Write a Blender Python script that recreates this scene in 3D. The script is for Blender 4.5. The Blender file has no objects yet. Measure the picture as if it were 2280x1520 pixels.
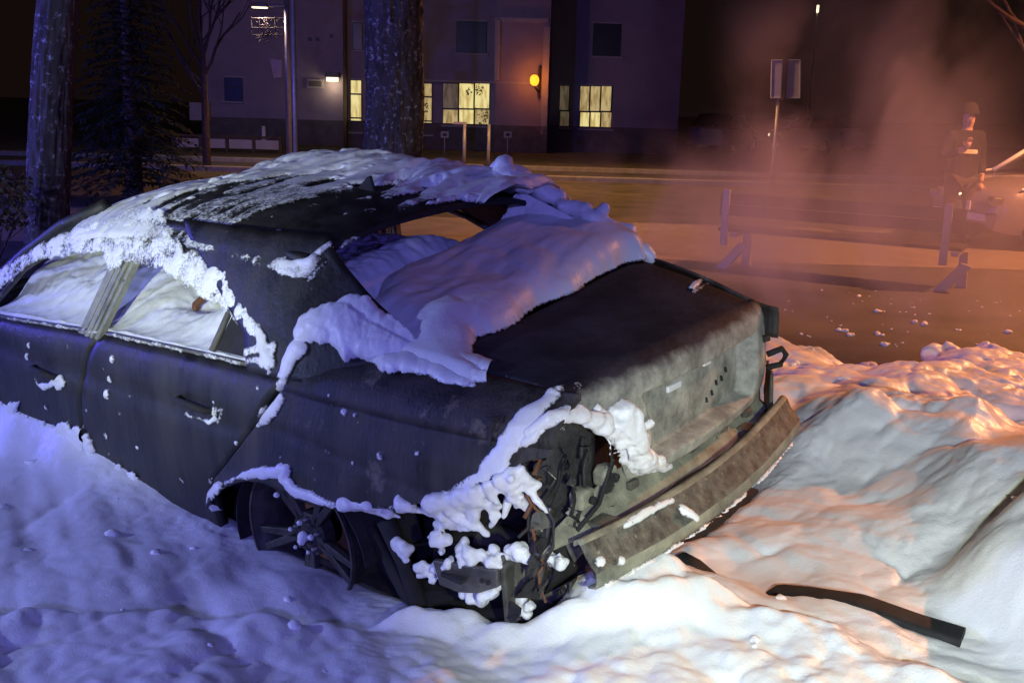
import bpy, bmesh, math, random
import numpy as np
from mathutils import Vector, Matrix, Euler

scene = bpy.context.scene
C = scene.collection
R = math.radians
random.seed(7)

# ------------------------------------------------------------------ camera
CAM = np.array([-2.6338, 3.0730, 1.6823])
VIEW = np.array([[-0.78166, -0.62308, 0.02798],      # picture right
                 [0.15864, -0.15522, 0.97506],       # picture up
                 [0.60320, -0.76660, -0.22017]])     # looking along
FPX = 2332.18
cd = bpy.data.cameras.new('camera')
cam = bpy.data.objects.new('camera', cd)
C.objects.link(cam)
cam.matrix_world = Matrix(((VIEW[0][0], VIEW[1][0], -VIEW[2][0], CAM[0]),
                           (VIEW[0][1], VIEW[1][1], -VIEW[2][1], CAM[1]),
                           (VIEW[0][2], VIEW[1][2], -VIEW[2][2], CAM[2]),
                           (0, 0, 0, 1)))
cd.sensor_width = 36.0
cd.lens = FPX / 2280 * 36.0
cd.clip_start = 0.05
cd.clip_end = 400
scene.camera = cam

# ------------------------------------------------------------------ night sky, moon, lamps
world = bpy.data.worlds.new('World')
scene.world = world
world.use_nodes = True
wn = world.node_tree
for n in list(wn.nodes):
    wn.nodes.remove(n)
sky = wn.nodes.new('ShaderNodeTexSky')
sky.sky_type = 'NISHITA'
sky.sun_disc = False
sky.sun_elevation = R(-8)
sky.sun_rotation = R(120)
bg = wn.nodes.new('ShaderNodeBackground')
bg.inputs['Strength'].default_value = 0.02
glow = wn.nodes.new('ShaderNodeBackground')          # even town glow on a low night sky
glow.inputs['Color'].default_value = (0.020, 0.011, 0.009, 1)
glow.inputs['Strength'].default_value = 0.30
ad = wn.nodes.new('ShaderNodeAddShader')
wo = wn.nodes.new('ShaderNodeOutputWorld')
wn.links.new(sky.outputs[0], bg.inputs['Color'])
wn.links.new(bg.outputs[0], ad.inputs[0])
wn.links.new(glow.outputs[0], ad.inputs[1])
wn.links.new(ad.outputs[0], wo.inputs['Surface'])


def lamp(name, kind, loc, energy, color, aim=None, size=0.1, spot=None, blend=0.5):
    d = bpy.data.lights.new(name, kind)
    d.energy = energy
    d.color = color
    if kind == 'SUN':
        d.angle = R(1.0)
    else:
        d.shadow_soft_size = size
    if kind == 'SPOT':
        d.spot_size = R(spot)
        d.spot_blend = blend
    o = bpy.data.objects.new(name, d)
    C.objects.link(o)
    o.location = loc
    if aim is not None:
        o.rotation_euler = (Vector(aim) - Vector(loc)).to_track_quat('-Z', 'Y').to_euler()
    return o


lamp('moon_sun', 'SUN', (0, 0, 30), 0.008, (1.0, 0.93, 0.85), aim=(6, 4, 0))
# sodium street lamps off to the side and behind, the patrol car's blue beacons, two hand torches
SMOKE = 0.9
LIGHTS = {
    'street_lamp_light': lamp('street_lamp_light', 'SPOT', (-3.2, -10.5, 6.2), 6000, (1.0, 0.35, 0.12), aim=(-3.0, -9.9, 0), size=0.16, spot=123, blend=0.28),
    'street_lamp_light_far': lamp('street_lamp_light_far', 'SPOT', (10.5, -15.0, 6.6), 2600, (1.0, 0.47, 0.18), aim=(10.5, -14.8, 0), size=0.2, spot=130, blend=0.5),
    'beacon_light': lamp('beacon_light', 'POINT', (4.4, 6.4, 2.4), 1100, (0.36, 0.44, 1.0), size=0.16),
    'beacon_light_near': lamp('beacon_light_near', 'POINT', (-4.6, 5.6, 2.9), 820, (0.20, 0.20, 1.0), size=0.12),
    'beacon_light_far': lamp('beacon_light_far', 'POINT', (12.5, 2.8, 2.3), 2000, (0.12, 0.10, 1.0), size=0.14),
    'torch_light': lamp('torch_light', 'SPOT', (-3.05, 2.75, 1.50), 480, (0.88, 1.0, 0.70), aim=(-1.44, -0.02, 0.0), size=0.05, spot=50, blend=0.9),
    'torch_light_side': lamp('torch_light_side', 'SPOT', (-1.5, 4.2, 1.40), 700, (0.86, 1.0, 0.76), aim=(0.90, 0.75, 1.00), size=0.05, spot=26, blend=1.0),
}
vs = scene.view_settings
vs.view_transform = 'Standard'
vs.look = 'None'
vs.exposure = 0.0
vs.gamma = 1.0
vs.use_curve_mapping = False
cy = scene.cycles
cy.use_denoising = True
cy.max_bounces = 6
cy.diffuse_bounces = 3
cy.glossy_bounces = 3
cy.transparent_max_bounces = 8
cy.volume_bounces = 0
cy.volume_step_rate = 2.0
cy.volume_max_steps = 96
cy.sample_clamp_indirect = 4.0


def at(u, v, z=0.0):
    """layout helper: where the sight line through photo point (u, v) meets the level z"""
    d = np.array([(u - 1140) / FPX, -(v - 760) / FPX, 1.0]) @ VIEW
    return CAM + d * (z - CAM[2]) / d[2]


def deep(u, v, t):
    """layout helper: the point t metres deep along a sight line"""
    return CAM + t * (np.array([(u - 1140) / FPX, -(v - 760) / FPX, 1.0]) @ VIEW)


# ------------------------------------------------------------------ noise
def _h(ix, iy, iz, s):
    n = (ix.astype(np.int64) * 374761393 + iy.astype(np.int64) * 668265263 + iz.astype(np.int64) * 2147483647 + s * 974711) & 0xffffffff
    n = ((n ^ (n >> 13)) * 1274126177) & 0xffffffff
    n = ((n ^ (n >> 16)) * 2246822519) & 0xffffffff
    return ((n ^ (n >> 15)) & 0xffffff) / float(0xffffff)


def vnoise(x, y, z=0.0, s=0):
    x = np.asarray(x, float); y = np.asarray(y, float); z = np.zeros_like(x) + z
    ix, iy, iz = np.floor(x), np.floor(y), np.floor(z)
    fx, fy, fz = x - ix, y - iy, z - iz
    ux, uy, uz = [f * f * f * (f * (f * 6 - 15) + 10) for f in (fx, fy, fz)]
    r = 0.0
    for a in (0, 1):
        for b in (0, 1):
            for c in (0, 1):
                w = (ux if a else 1 - ux) * (uy if b else 1 - uy) * (uz if c else 1 - uz)
                r = r + w * _h(ix + a, iy + b, iz + c, s)
    return r * 2 - 1


def fbm(x, y, z=0.0, o=4, s=0, g=0.5):
    r, a, f, t = 0.0, 1.0, 1.0, 0.0
    for k in range(o):
        r = r + a * vnoise(np.asarray(x) * f, np.asarray(y) * f, np.asarray(z) * f, s + k * 17)
        t += a; a *= g; f *= 2.03
    return r / t


def worley(x, y, s=0):
    x = np.asarray(x, float); y = np.asarray(y, float)
    ix, iy = np.floor(x), np.floor(y)
    d = np.full(x.shape, 9.0)
    z = np.zeros_like(x)
    for a in (-1, 0, 1):
        for b in (-1, 0, 1):
            px = ix + a + 0.15 + 0.7 * _h(ix + a, iy + b, z, s + 1)
            py = iy + b + 0.15 + 0.7 * _h(ix + a, iy + b, z, s + 2)
            d = np.minimum(d, np.hypot(px - x, py - y))
    return d


def billow(x, y, s=0):
    """round lumps, 0..1"""
    return np.sqrt(np.clip(1 - worley(x, y, s) ** 2 / 0.75, 0, 1))


def sdf(px, py, poly):
    """signed distance to a closed polygon, inside positive"""
    P = np.asarray(poly, float)
    d = np.full(px.shape, 1e9)
    ins = np.zeros(px.shape, bool)
    for i in range(len(P)):
        a, b = P[i - 1], P[i]
        e = b - a
        t = np.clip(((px - a[0]) * e[0] + (py - a[1]) * e[1]) / (e @ e + 1e-12), 0, 1)
        d = np.minimum(d, np.hypot(px - a[0] - t * e[0], py - a[1] - t * e[1]))
        c = (a[1] > py) != (b[1] > py)
        with np.errstate(divide='ignore', invalid='ignore'):
            xx = (b[0] - a[0]) * (py - a[1]) / (b[1] - a[1] + 1e-30) + a[0]
        ins ^= c & (px < xx)
    return np.where(ins, d, -d)


def sm(a, b, x):
    t = np.clip((np.asarray(x, float) - a) / (b - a), 0, 1)
    return t * t * (3 - 2 * t)


# ------------------------------------------------------------------ materials
MATS = {}


def mat(name, c1, c2=None, rough=0.7, metal=0.0, scale=6.0, detail=6.0, bump=0.0, bscale=None, c3=None, c3scale=3.0, c3at=0.6,
        stretch=(1, 1, 1), spec=0.5, rough2=None, emit=None, estr=0.0, sss=0.0, fine=0.0, coat=0.0):
    m = bpy.data.materials.new(name)
    m.use_nodes = True
    nt = m.node_tree
    b = nt.nodes['Principled BSDF']
    L = nt.links.new
    tc = nt.nodes.new('ShaderNodeTexCoord')
    mp = nt.nodes.new('ShaderNodeMapping')
    mp.inputs['Scale'].default_value = stretch
    L(tc.outputs['Object'], mp.inputs['Vector'])
    nz = nt.nodes.new('ShaderNodeTexNoise')
    nz.inputs['Scale'].default_value = scale
    nz.inputs['Detail'].default_value = detail
    nz.inputs['Roughness'].default_value = 0.6
    L(mp.outputs[0], nz.inputs['Vector'])
    cr = nt.nodes.new('ShaderNodeValToRGB')
    cr.color_ramp.elements[0].position = 0.34
    cr.color_ramp.elements[1].position = 0.68
    cr.color_ramp.elements[0].color = (*c1, 1)
    cr.color_ramp.elements[1].color = (*(c2 or c1), 1)
    L(nz.outputs['Fac'], cr.inputs['Fac'])
    out = cr.outputs['Color']
    if c3:
        n2 = nt.nodes.new('ShaderNodeTexNoise')
        n2.inputs['Scale'].default_value = c3scale
        n2.inputs['Detail'].default_value = 8
        n2.inputs['Roughness'].default_value = 0.7
        L(tc.outputs['Object'], n2.inputs['Vector'])
        r2 = nt.nodes.new('ShaderNodeValToRGB')
        r2.color_ramp.elements[0].position = c3at
        r2.color_ramp.elements[1].position = min(1, c3at + 0.1)
        L(n2.outputs['Fac'], r2.inputs['Fac'])
        mx = nt.nodes.new('ShaderNodeMixRGB')
        mx.inputs['Color2'].default_value = (*c3, 1)
        L(r2.outputs['Color'], mx.inputs['Fac'])
        L(out, mx.inputs['Color1'])
        out = mx.outputs['Color']
    L(out, b.inputs['Base Color'])
    b.inputs['Metallic'].default_value = metal
    b.inputs['Specular IOR Level'].default_value = spec
    b.inputs['Coat Weight'].default_value = coat
    if rough2 is not None:
        rr = nt.nodes.new('ShaderNodeMapRange')
        rr.inputs['To Min'].default_value = rough
        rr.inputs['To Max'].default_value = rough2
        L(nz.outputs['Fac'], rr.inputs['Value'])
        L(rr.outputs[0], b.inputs['Roughness'])
    else:
        b.inputs['Roughness'].default_value = rough
    if sss:
        b.inputs['Subsurface Weight'].default_value = sss
        b.inputs['Subsurface Radius'].default_value = (0.02, 0.018, 0.015)
    if bump:
        nb = nt.nodes.new('ShaderNodeTexNoise')
        nb.inputs['Scale'].default_value = bscale or scale * 4
        nb.inputs['Detail'].default_value = 8
        nb.inputs['Roughness'].default_value = 0.65
        L(mp.outputs[0], nb.inputs['Vector'])
        bp = nt.nodes.new('ShaderNodeBump')
        bp.inputs['Strength'].default_value = bump
        bp.inputs['Distance'].default_value = 0.02
        L(nb.outputs['Fac'], bp.inputs['Height'])
        last = bp
        if fine:
            vo = nt.nodes.new('ShaderNodeTexVoronoi')
            vo.inputs['Scale'].default_value = fine
            L(tc.outputs['Object'], vo.inputs['Vector'])
            b2 = nt.nodes.new('ShaderNodeBump')
            b2.inputs['Strength'].default_value = 0.16
            b2.inputs['Distance'].default_value = 0.004
            L(vo.outputs['Distance'], b2.inputs['Height'])
            L(bp.outputs[0], b2.inputs['Normal'])
            last = b2
        L(last.outputs[0], b.inputs['Normal'])
    if emit:
        b.inputs['Emission Color'].default_value = (*emit, 1)
        b.inputs['Emission Strength'].default_value = estr
    MATS[name] = m
    return m


mat('burnt_paint', (0.006, 0.0055, 0.005), (0.032, 0.029, 0.024), rough=0.28, rough2=0.72, scale=2.4, stretch=(3.4, 3.4, .55), bump=0.32, bscale=9, c3=(0.12, 0.10, 0.075), c3scale=5, c3at=0.66)
mat('burnt_trunk', (0.030, 0.030, 0.036), (0.055, 0.055, 0.062), spec=0.06, rough=0.8, rough2=0.9, scale=4, bump=0.06, bscale=40, c3=(0.09, 0.085, 0.08), c3scale=7, c3at=0.68)
mat('ash_metal', (0.13, 0.13, 0.096), (0.36, 0.35, 0.25), rough=0.6, scale=9, bump=0.4, bscale=45, c3=(0.04, 0.038, 0.03), c3scale=16, c3at=0.60)
mat('ash_dark', (0.045, 0.043, 0.036), (0.14, 0.13, 0.10), rough=0.6, scale=9, bump=0.3, bscale=50, c3=(0.26, 0.24, 0.17), c3scale=9, c3at=0.62)
mat('rusty_panel', (0.007, 0.006, 0.006), (0.062, 0.050, 0.040), rough=0.4, rough2=0.8, scale=3.6, stretch=(3.2, 3.2, 0.5), bump=0.4, bscale=26, c3=(0.17, 0.14, 0.10), c3scale=6, c3at=0.59)
mat('charred', (0.014, 0.013, 0.013), (0.045, 0.041, 0.038), rough=0.7, scale=14, bump=0.5, bscale=40, c3=(0.55, 0.54, 0.50), c3scale=22, c3at=0.63)
mat('beam_brown', (0.05, 0.046, 0.038), (0.19, 0.18, 0.14), rough=0.6, scale=24, bump=0.7, bscale=60, c3=(0.36, 0.34, 0.25), c3scale=34, c3at=0.60)
mat('soot', (0.010, 0.009, 0.009), (0.025, 0.022, 0.020), rough=0.85, scale=12, bump=0.3)
mat('bare_steel', (0.10, 0.095, 0.09), (0.22, 0.20, 0.18), rough=0.4, metal=0.7, scale=14, bump=0.2, c3=(0.10, 0.05, 0.025), c3scale=9, c3at=0.6)
mat('rust', (0.10, 0.04, 0.018), (0.22, 0.09, 0.035), rough=0.85, scale=12, bump=0.4)
mat('alloy_burnt', (0.030, 0.027, 0.025), (0.09, 0.08, 0.07), rough=0.55, metal=0.4, scale=16, bump=0.25)
mat('rubber', (0.018, 0.018, 0.018), (0.035, 0.034, 0.033), rough=0.7, scale=20, bump=0.2)
mat('trim_plastic', (0.012, 0.012, 0.012), (0.028, 0.028, 0.027), rough=0.75, spec=0.2, scale=12, bump=0.12, c3=(0.3, 0.3, 0.27), c3scale=30, c3at=0.68)
mat('foam', (0.77, 0.77, 0.75), (0.84, 0.84, 0.82), rough=0.40, scale=5, bump=0.14, bscale=22, spec=0.45, fine=135, sss=0.18)


def lace(name, src):
    """froth that breaks into holes and bubbles where it is thin (mesh attribute 'thick', metres)"""
    m = MATS[src].copy()
    m.name = name
    nt = m.node_tree
    L = nt.links.new
    b = nt.nodes['Principled BSDF']
    tc = nt.nodes.new('ShaderNodeTexCoord')
    at_ = nt.nodes.new('ShaderNodeAttribute'); at_.attribute_name = 'thick'
    nz = nt.nodes.new('ShaderNodeTexNoise'); nz.inputs['Scale'].default_value = 55; nz.inputs['Detail'].default_value = 5; nz.inputs['Roughness'].default_value = .7
    vo = nt.nodes.new('ShaderNodeTexVoronoi'); vo.inputs['Scale'].default_value = 105
    L(tc.outputs['Object'], nz.inputs['Vector']); L(tc.outputs['Object'], vo.inputs['Vector'])

    def ma(op, a_, b_):
        n = nt.nodes.new('ShaderNodeMath'); n.operation = op
        for k, v in enumerate((a_, b_)):
            if hasattr(v, 'links'):
                L(v, n.inputs[k])
            else:
                n.inputs[k].default_value = v
        return n.outputs[0]
    t = ma('MULTIPLY', at_.outputs['Fac'], 105.0)
    q = ma('ADD', ma('MULTIPLY', nz.outputs['Fac'], 1.9), ma('MULTIPLY', vo.outputs['Distance'], -.55))
    al = nt.nodes.new('ShaderNodeMath'); al.operation = 'MULTIPLY_ADD'; al.use_clamp = True
    L(ma('SUBTRACT', t, q), al.inputs[0]); al.inputs[1].default_value = 1.6; al.inputs[2].default_value = .30
    L(al.outputs[0], b.inputs['Alpha'])
    MATS[name] = m


lace('foam_lace', 'foam')
mat('foam_thin', (0.50, 0.50, 0.48), (0.80, 0.80, 0.78), rough=0.5, scale=28, bump=0.5, bscale=90, c3=(0.16, 0.155, 0.14), c3scale=34, c3at=0.56, fine=240)
mat('foam_bubbly', (0.40, 0.40, 0.37), (0.80, 0.80, 0.77), rough=0.45, scale=45, bump=0.6, bscale=80, c3=(0.20, 0.195, 0.17), c3scale=60, c3at=0.60, fine=180)
mat('asphalt', (0.060, 0.056, 0.053), (0.11, 0.104, 0.098), rough=0.75, scale=1.2, bump=0.5, bscale=60, rough2=0.5)
mat('gravel_path', (0.16, 0.13, 0.10), (0.26, 0.215, 0.17), rough=0.9, scale=2.5, bump=0.5, bscale=50)
mat('grass_ground', (0.035, 0.034, 0.016), (0.115, 0.095, 0.050), rough=0.95, scale=1.6, bump=0.8, bscale=24)
mat('kerb_stone', (0.17, 0.16, 0.14), (0.26, 0.24, 0.21), rough=0.85, scale=6, bump=0.2)
mat('render_wall', (0.25, 0.205, 0.24), (0.31, 0.255, 0.29), rough=0.9, scale=1.2, bump=0.15, bscale=30)
mat('wall_trim', (0.36, 0.32, 0.31), (0.42, 0.37, 0.36), rough=0.85, scale=3)
mat('plinth', (0.10, 0.085, 0.075), (0.15, 0.13, 0.115), rough=0.9, scale=3, bump=0.2)
mat('dark_glass', (0.008, 0.008, 0.009), (0.02, 0.018, 0.018), rough=0.35, scale=2)
mat('window_frame', (0.02, 0.018, 0.016), (0.035, 0.03, 0.028), rough=0.5, scale=4)
mat('steel_post', (0.32, 0.31, 0.30), (0.42, 0.41, 0.40), rough=0.45, metal=0.3, scale=6, bump=0.1)
mat('white_paint', (0.68, 0.68, 0.68), (0.78, 0.78, 0.78), rough=0.5, scale=5)
mat('bark', (0.045, 0.036, 0.030), (0.13, 0.11, 0.095), rough=0.95, scale=9, stretch=(1, 1, 0.3), bump=1.0, bscale=20, c3=(0.50, 0.49, 0.52), c3scale=13, c3at=0.56)
mat('bark_dark', (0.05, 0.032, 0.024), (0.11, 0.07, 0.055), rough=0.95, scale=12, bump=0.5)
mat('needles', (0.010, 0.018, 0.012), (0.026, 0.038, 0.024), rough=0.8, scale=6)
mat('shrub_leaf', (0.06, 0.06, 0.022), (0.12, 0.10, 0.040), rough=0.7, scale=5)
mat('bench_wood', (0.012, 0.008, 0.006), (0.028, 0.018, 0.013), rough=0.75, scale=4, stretch=(0.3, 3, 3), bump=0.3)
mat('bench_metal', (0.30, 0.29, 0.36), (0.38, 0.37, 0.44), rough=0.45, scale=8)
mat('turnout_cloth', (0.007, 0.007, 0.009), (0.016, 0.016, 0.018), rough=0.9, scale=20, bump=0.3)
mat('tan_cloth', (0.045, 0.036, 0.024), (0.08, 0.064, 0.042), rough=0.9, scale=20, bump=0.3)
mat('skin', (0.48, 0.30, 0.22), (0.56, 0.36, 0.27), rough=0.6, scale=10)
mat('reflective_tape', (0.7, 0.66, 0.55), (0.8, 0.76, 0.64), rough=0.3, scale=30)
mat('car_paint', (0.20, 0.18, 0.19), (0.23, 0.205, 0.215), rough=0.25, scale=3, coat=0.6)
mat('chrome', (0.6, 0.58, 0.56), (0.7, 0.68, 0.66), rough=0.18, metal=0.9, scale=4)
mat('plate_white', (0.7, 0.7, 0.68), (0.76, 0.76, 0.74), rough=0.5, scale=12)


def lit_mat(name, c, strength, bands=0.0, scale=9.0):
    """a lit window: lamp light through curtains, told by soft upright bands"""
    m = bpy.data.materials.new(name)
    m.use_nodes = True
    nt = m.node_tree
    b = nt.nodes['Principled BSDF']
    b.inputs['Base Color'].default_value = (*[x * 0.5 for x in c], 1)
    L = nt.links.new
    tc = nt.nodes.new('ShaderNodeTexCoord')
    mp = nt.nodes.new('ShaderNodeMapping')
    mp.inputs['Scale'].default_value = (1, 1, 0.22)
    nz = nt.nodes.new('ShaderNodeTexNoise')
    nz.inputs['Scale'].default_value = scale
    nz.inputs['Detail'].default_value = 3
    cr = nt.nodes.new('ShaderNodeValToRGB')
    cr.color_ramp.elements[0].position = 0.38
    cr.color_ramp.elements[1].position = 0.58
    k = 1 - bands
    cr.color_ramp.elements[0].color = (c[0] * k, c[1] * k * 0.85, c[2] * k * 0.6, 1)
    cr.color_ramp.elements[1].color = (*c, 1)
    L(tc.outputs['Object'], mp.inputs['Vector'])
    L(mp.outputs[0], nz.inputs['Vector'])
    L(nz.outputs['Fac'], cr.inputs['Fac'])
    L(cr.outputs['Color'], b.inputs['Emission Color'])
    b.inputs['Emission Strength'].default_value = strength
    MATS[name] = m
    return m


lit_mat('lit_blind', (0.95, 0.82, 0.34), 0.85, 0.35)
lit_mat('lit_blind_dim', (0.85, 0.66, 0.28), 0.55, 0.5)
lit_mat('lit_blind_faint', (0.35, 0.27, 0.17), 0.25, 0.5)
lit_mat('lamp_warm', (1.0, 0.36, 0.02), 2.4)
lit_mat('lamp_white', (1.0, 0.86, 0.55), 2.2)


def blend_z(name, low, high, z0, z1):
    """lit and unlit tone painted on one panel, the border wandering round a height"""
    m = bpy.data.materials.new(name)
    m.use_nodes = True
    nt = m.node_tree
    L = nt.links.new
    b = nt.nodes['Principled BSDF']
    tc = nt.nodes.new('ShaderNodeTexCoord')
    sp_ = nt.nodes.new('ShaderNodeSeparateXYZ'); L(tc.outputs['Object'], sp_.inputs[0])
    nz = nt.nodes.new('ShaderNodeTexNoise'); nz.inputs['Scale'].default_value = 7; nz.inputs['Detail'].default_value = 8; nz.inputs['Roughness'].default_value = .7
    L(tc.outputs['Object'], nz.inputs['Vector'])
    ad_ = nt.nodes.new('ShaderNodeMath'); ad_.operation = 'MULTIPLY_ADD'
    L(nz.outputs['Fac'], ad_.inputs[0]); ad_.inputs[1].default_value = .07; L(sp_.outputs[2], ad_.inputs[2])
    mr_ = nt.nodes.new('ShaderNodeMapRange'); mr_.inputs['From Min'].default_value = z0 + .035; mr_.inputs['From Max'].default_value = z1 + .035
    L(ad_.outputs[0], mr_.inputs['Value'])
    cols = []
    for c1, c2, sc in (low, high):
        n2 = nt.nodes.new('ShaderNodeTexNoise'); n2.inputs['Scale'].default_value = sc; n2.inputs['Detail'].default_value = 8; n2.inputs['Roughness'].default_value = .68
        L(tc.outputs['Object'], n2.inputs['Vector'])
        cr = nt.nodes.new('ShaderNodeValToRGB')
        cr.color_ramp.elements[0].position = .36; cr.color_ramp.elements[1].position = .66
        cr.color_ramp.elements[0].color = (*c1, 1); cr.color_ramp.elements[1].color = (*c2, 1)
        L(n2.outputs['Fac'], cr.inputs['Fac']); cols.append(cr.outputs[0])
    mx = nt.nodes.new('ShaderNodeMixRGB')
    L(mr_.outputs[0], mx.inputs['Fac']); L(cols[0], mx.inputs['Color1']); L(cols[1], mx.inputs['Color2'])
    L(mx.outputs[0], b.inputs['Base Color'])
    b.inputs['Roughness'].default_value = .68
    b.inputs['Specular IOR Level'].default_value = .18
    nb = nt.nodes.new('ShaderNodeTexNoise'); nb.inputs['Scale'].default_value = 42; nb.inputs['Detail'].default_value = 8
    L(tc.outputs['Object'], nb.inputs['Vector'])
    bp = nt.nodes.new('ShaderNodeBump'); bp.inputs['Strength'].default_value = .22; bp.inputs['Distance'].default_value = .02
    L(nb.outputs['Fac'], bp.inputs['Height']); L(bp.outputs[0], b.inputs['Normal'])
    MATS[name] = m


blend_z('lid_shaded_top', ((0.17, 0.17, 0.145), (0.46, 0.455, 0.37), 9), ((0.013, 0.013, 0.020), (0.036, 0.036, 0.050), 4), .955, .985)  # pale torch-lit rear face and dark unlit top, both put into the colour


# ------------------------------------------------------------------ mesh helpers
def mesh_np(name, V, F, smooth=True):
    V = np.asarray(V, np.float32).reshape(-1, 3)
    F = np.asarray(F, np.int32)
    me = bpy.data.meshes.new(name)
    n, k = F.shape
    me.vertices.add(len(V))
    me.vertices.foreach_set('co', V.ravel())
    me.loops.add(n * k)
    me.loops.foreach_set('vertex_index', F.ravel())
    me.polygons.add(n)
    me.polygons.foreach_set('loop_start', np.arange(0, n * k, k, dtype=np.int32))
    me.polygons.foreach_set('loop_total', np.full(n, k, np.int32))
    me.polygons.foreach_set('use_smooth', np.full(n, smooth, bool))
    me.update(calc_edges=True)
    return me


def link(name, me, m, parent=None):
    o = bpy.data.objects.new(name, me)
    C.objects.link(o)
    if m:
        me.materials.clear()
        me.materials.append(MATS[m] if isinstance(m, str) else m)
    o.parent = parent
    return o


def tag(o, label=None, cat=None, group=None, kind=None):
    for k, v in (('label', label), ('category', cat), ('group', group), ('kind', kind)):
        if v:
            o[k] = v
    return o


def empty(name, loc=(0, 0, 0), rot=(0, 0, 0)):
    o = bpy.data.objects.new(name, None)
    C.objects.link(o)
    o.location = loc
    o.rotation_euler = rot
    o.empty_display_size = 0.1
    return o


def mods(o, solid=0.0, bevel=0.0, off=-1, segs=2, sub=0):
    if sub:
        s = o.modifiers.new('sub', 'SUBSURF'); s.levels = sub; s.render_levels = sub
    if solid:
        s = o.modifiers.new('solid', 'SOLIDIFY'); s.thickness = solid; s.offset = off
    if bevel:
        s = o.modifiers.new('bevel', 'BEVEL'); s.width = bevel; s.segments = segs; s.limit_method = 'ANGLE'
    return o


class MB:
    """collects shapes into one mesh"""
    def __init__(self):
        self.v = []; self.f = []

    def add(self, V, F):
        o = len(self.v)
        self.v += [tuple(map(float, p)) for p in V]
        self.f += [tuple(i + o for i in f) for f in F]
        return self

    def box(self, c, s, rot=None, taper=1.0):
        x, y, z = [k / 2 for k in s]
        P = [(-x, -y, -z), (x, -y, -z), (x, y, -z), (-x, y, -z),
             (-x * taper, -y * taper, z), (x * taper, -y * taper, z), (x * taper, y * taper, z), (-x * taper, y * taper, z)]
        M = Euler(rot).to_matrix() if rot else None
        P = [(M @ Vector(p) if M else Vector(p)) + Vector(c) for p in P]
        return self.add(P, [(0, 3, 2, 1), (4, 5, 6, 7), (0, 1, 5, 4), (1, 2, 6, 5), (2, 3, 7, 6), (3, 0, 4, 7)])

    def tube(self, pts, rad, n=8, cap=True):
        pts = [Vector(p) for p in pts]
        rad = rad if hasattr(rad, '__len__') else [rad] * len(pts)
        V, F = [], []
        up = None
        for i, p in enumerate(pts):
            t = (pts[min(i + 1, len(pts) - 1)] - pts[max(i - 1, 0)]).normalized()
            if up is None:
                up = Vector((0, 0, 1)) if abs(t.z) < 0.9 else Vector((1, 0, 0))
            a = t.cross(up).normalized(); b = t.cross(a).normalized(); up = -b if False else up
            for k in range(n):
                w = 2 * math.pi * k / n
                V.append(p + (a * math.cos(w) + b * math.sin(w)) * rad[i])
        for i in range(len(pts) - 1):
            for k in range(n):
                F.append((i * n + k, i * n + (k + 1) % n, (i + 1) * n + (k + 1) % n, (i + 1) * n + k))
        if cap:
            F.append(tuple(reversed(range(n)))); F.append(tuple((len(pts) - 1) * n + k for k in range(n)))
        return self.add(V, F)

    def prism(self, poly, d):
        """polygon of 3-D points, pushed along d"""
        n = len(poly); d = Vector(d)
        P = [Vector(p) for p in poly] + [Vector(p) + d for p in poly]
        F = [tuple(range(n))[::-1], tuple(range(n, 2 * n))] + [(i, (i + 1) % n, n + (i + 1) % n, n + i) for i in range(n)]
        return self.add(P, F)

    def lathe(self, prof, c, axis='y', n=24, closed=False):
        """profile of (radius, along) spun about an axis through c"""
        V, F = [], []
        m = len(prof)
        for k in range(n):
            w = 2 * math.pi * k / n
            for r, h in prof:
                a, b = r * math.cos(w), r * math.sin(w)
                q = (a, h, b) if axis == 'y' else (a, b, h) if axis == 'z' else (h, a, b)
                V.append((q[0] + c[0], q[1] + c[1], q[2] + c[2]))
        for k in range(n):
            for i in range(m - 1 + (1 if closed else 0)):
                j = (i + 1) % m
                F.append((k * m + i, ((k + 1) % n) * m + i, ((k + 1) % n) * m + j, k * m + j))
        return self.add(V, F)

    def grid(self, G):
        """G: rows of points"""
        o = len(self.v); nr, nc = len(G), len(G[0])
        V = [p for r in G for p in r]
        F = [(i * nc + j, i * nc + j + 1, (i + 1) * nc + j + 1, (i + 1) * nc + j) for i in range(nr - 1) for j in range(nc - 1)]
        return self.add(V, F)

    def build(self, name, m, parent=None, smooth=False, bevel=0.0, solid=0.0, off=-1, sub=0, auto=None):
        me = bpy.data.meshes.new(name)
        me.from_pydata(self.v, [], self.f)
        bm = bmesh.new(); bm.from_mesh(me)
        bmesh.ops.recalc_face_normals(bm, faces=bm.faces)
        bm.to_mesh(me); bm.free()
        for p in me.polygons:
            p.use_smooth = smooth
        o = link(name, me, m, parent)
        if auto:
            me.set_sharp_from_angle(angle=R(auto))
        return mods(o, solid, bevel, off, sub=sub)


def copy_tree(o, parent=None):
    c = o.copy(); C.objects.link(c); c.parent = parent
    for ch in list(o.children):
        copy_tree(ch, c)
    return c


def sheet(name, P, m, kind='structure', parent=None):
    """flat ground sheet from a ring of points"""
    o = MB().add([tuple(p) for p in P], [tuple(range(len(P)))]).build(name, m, parent)
    if kind:
        o['kind'] = kind
    return o

# ================================================================== the burnt car
CAR_LOC = (0, 0, -0.05)
CAR_ROT = (R(-4.6), 0, 0)              # leans to its left: tyres on that side are burnt away
car = empty('burnt_car', CAR_LOC, CAR_ROT)
tag(car, 'burnt-out dark saloon car sitting on bare rims, smothered in white foam', 'car')
ZS = [.10, .16, .25, .45, .62, .78, .86, .92, 1.00, 1.15, 1.28, 1.34]
YS = [.78, .83, .865, .893, .90, .888, .870, .845, .805, .735, .665, .60]


def tap(x):
    return np.interp(x, [-1.05, -.9, -.6, -.2, 1.8, 2.6, 3.2, 3.6], [.88, .935, .975, 1, 1, .97, .90, .75])


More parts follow.
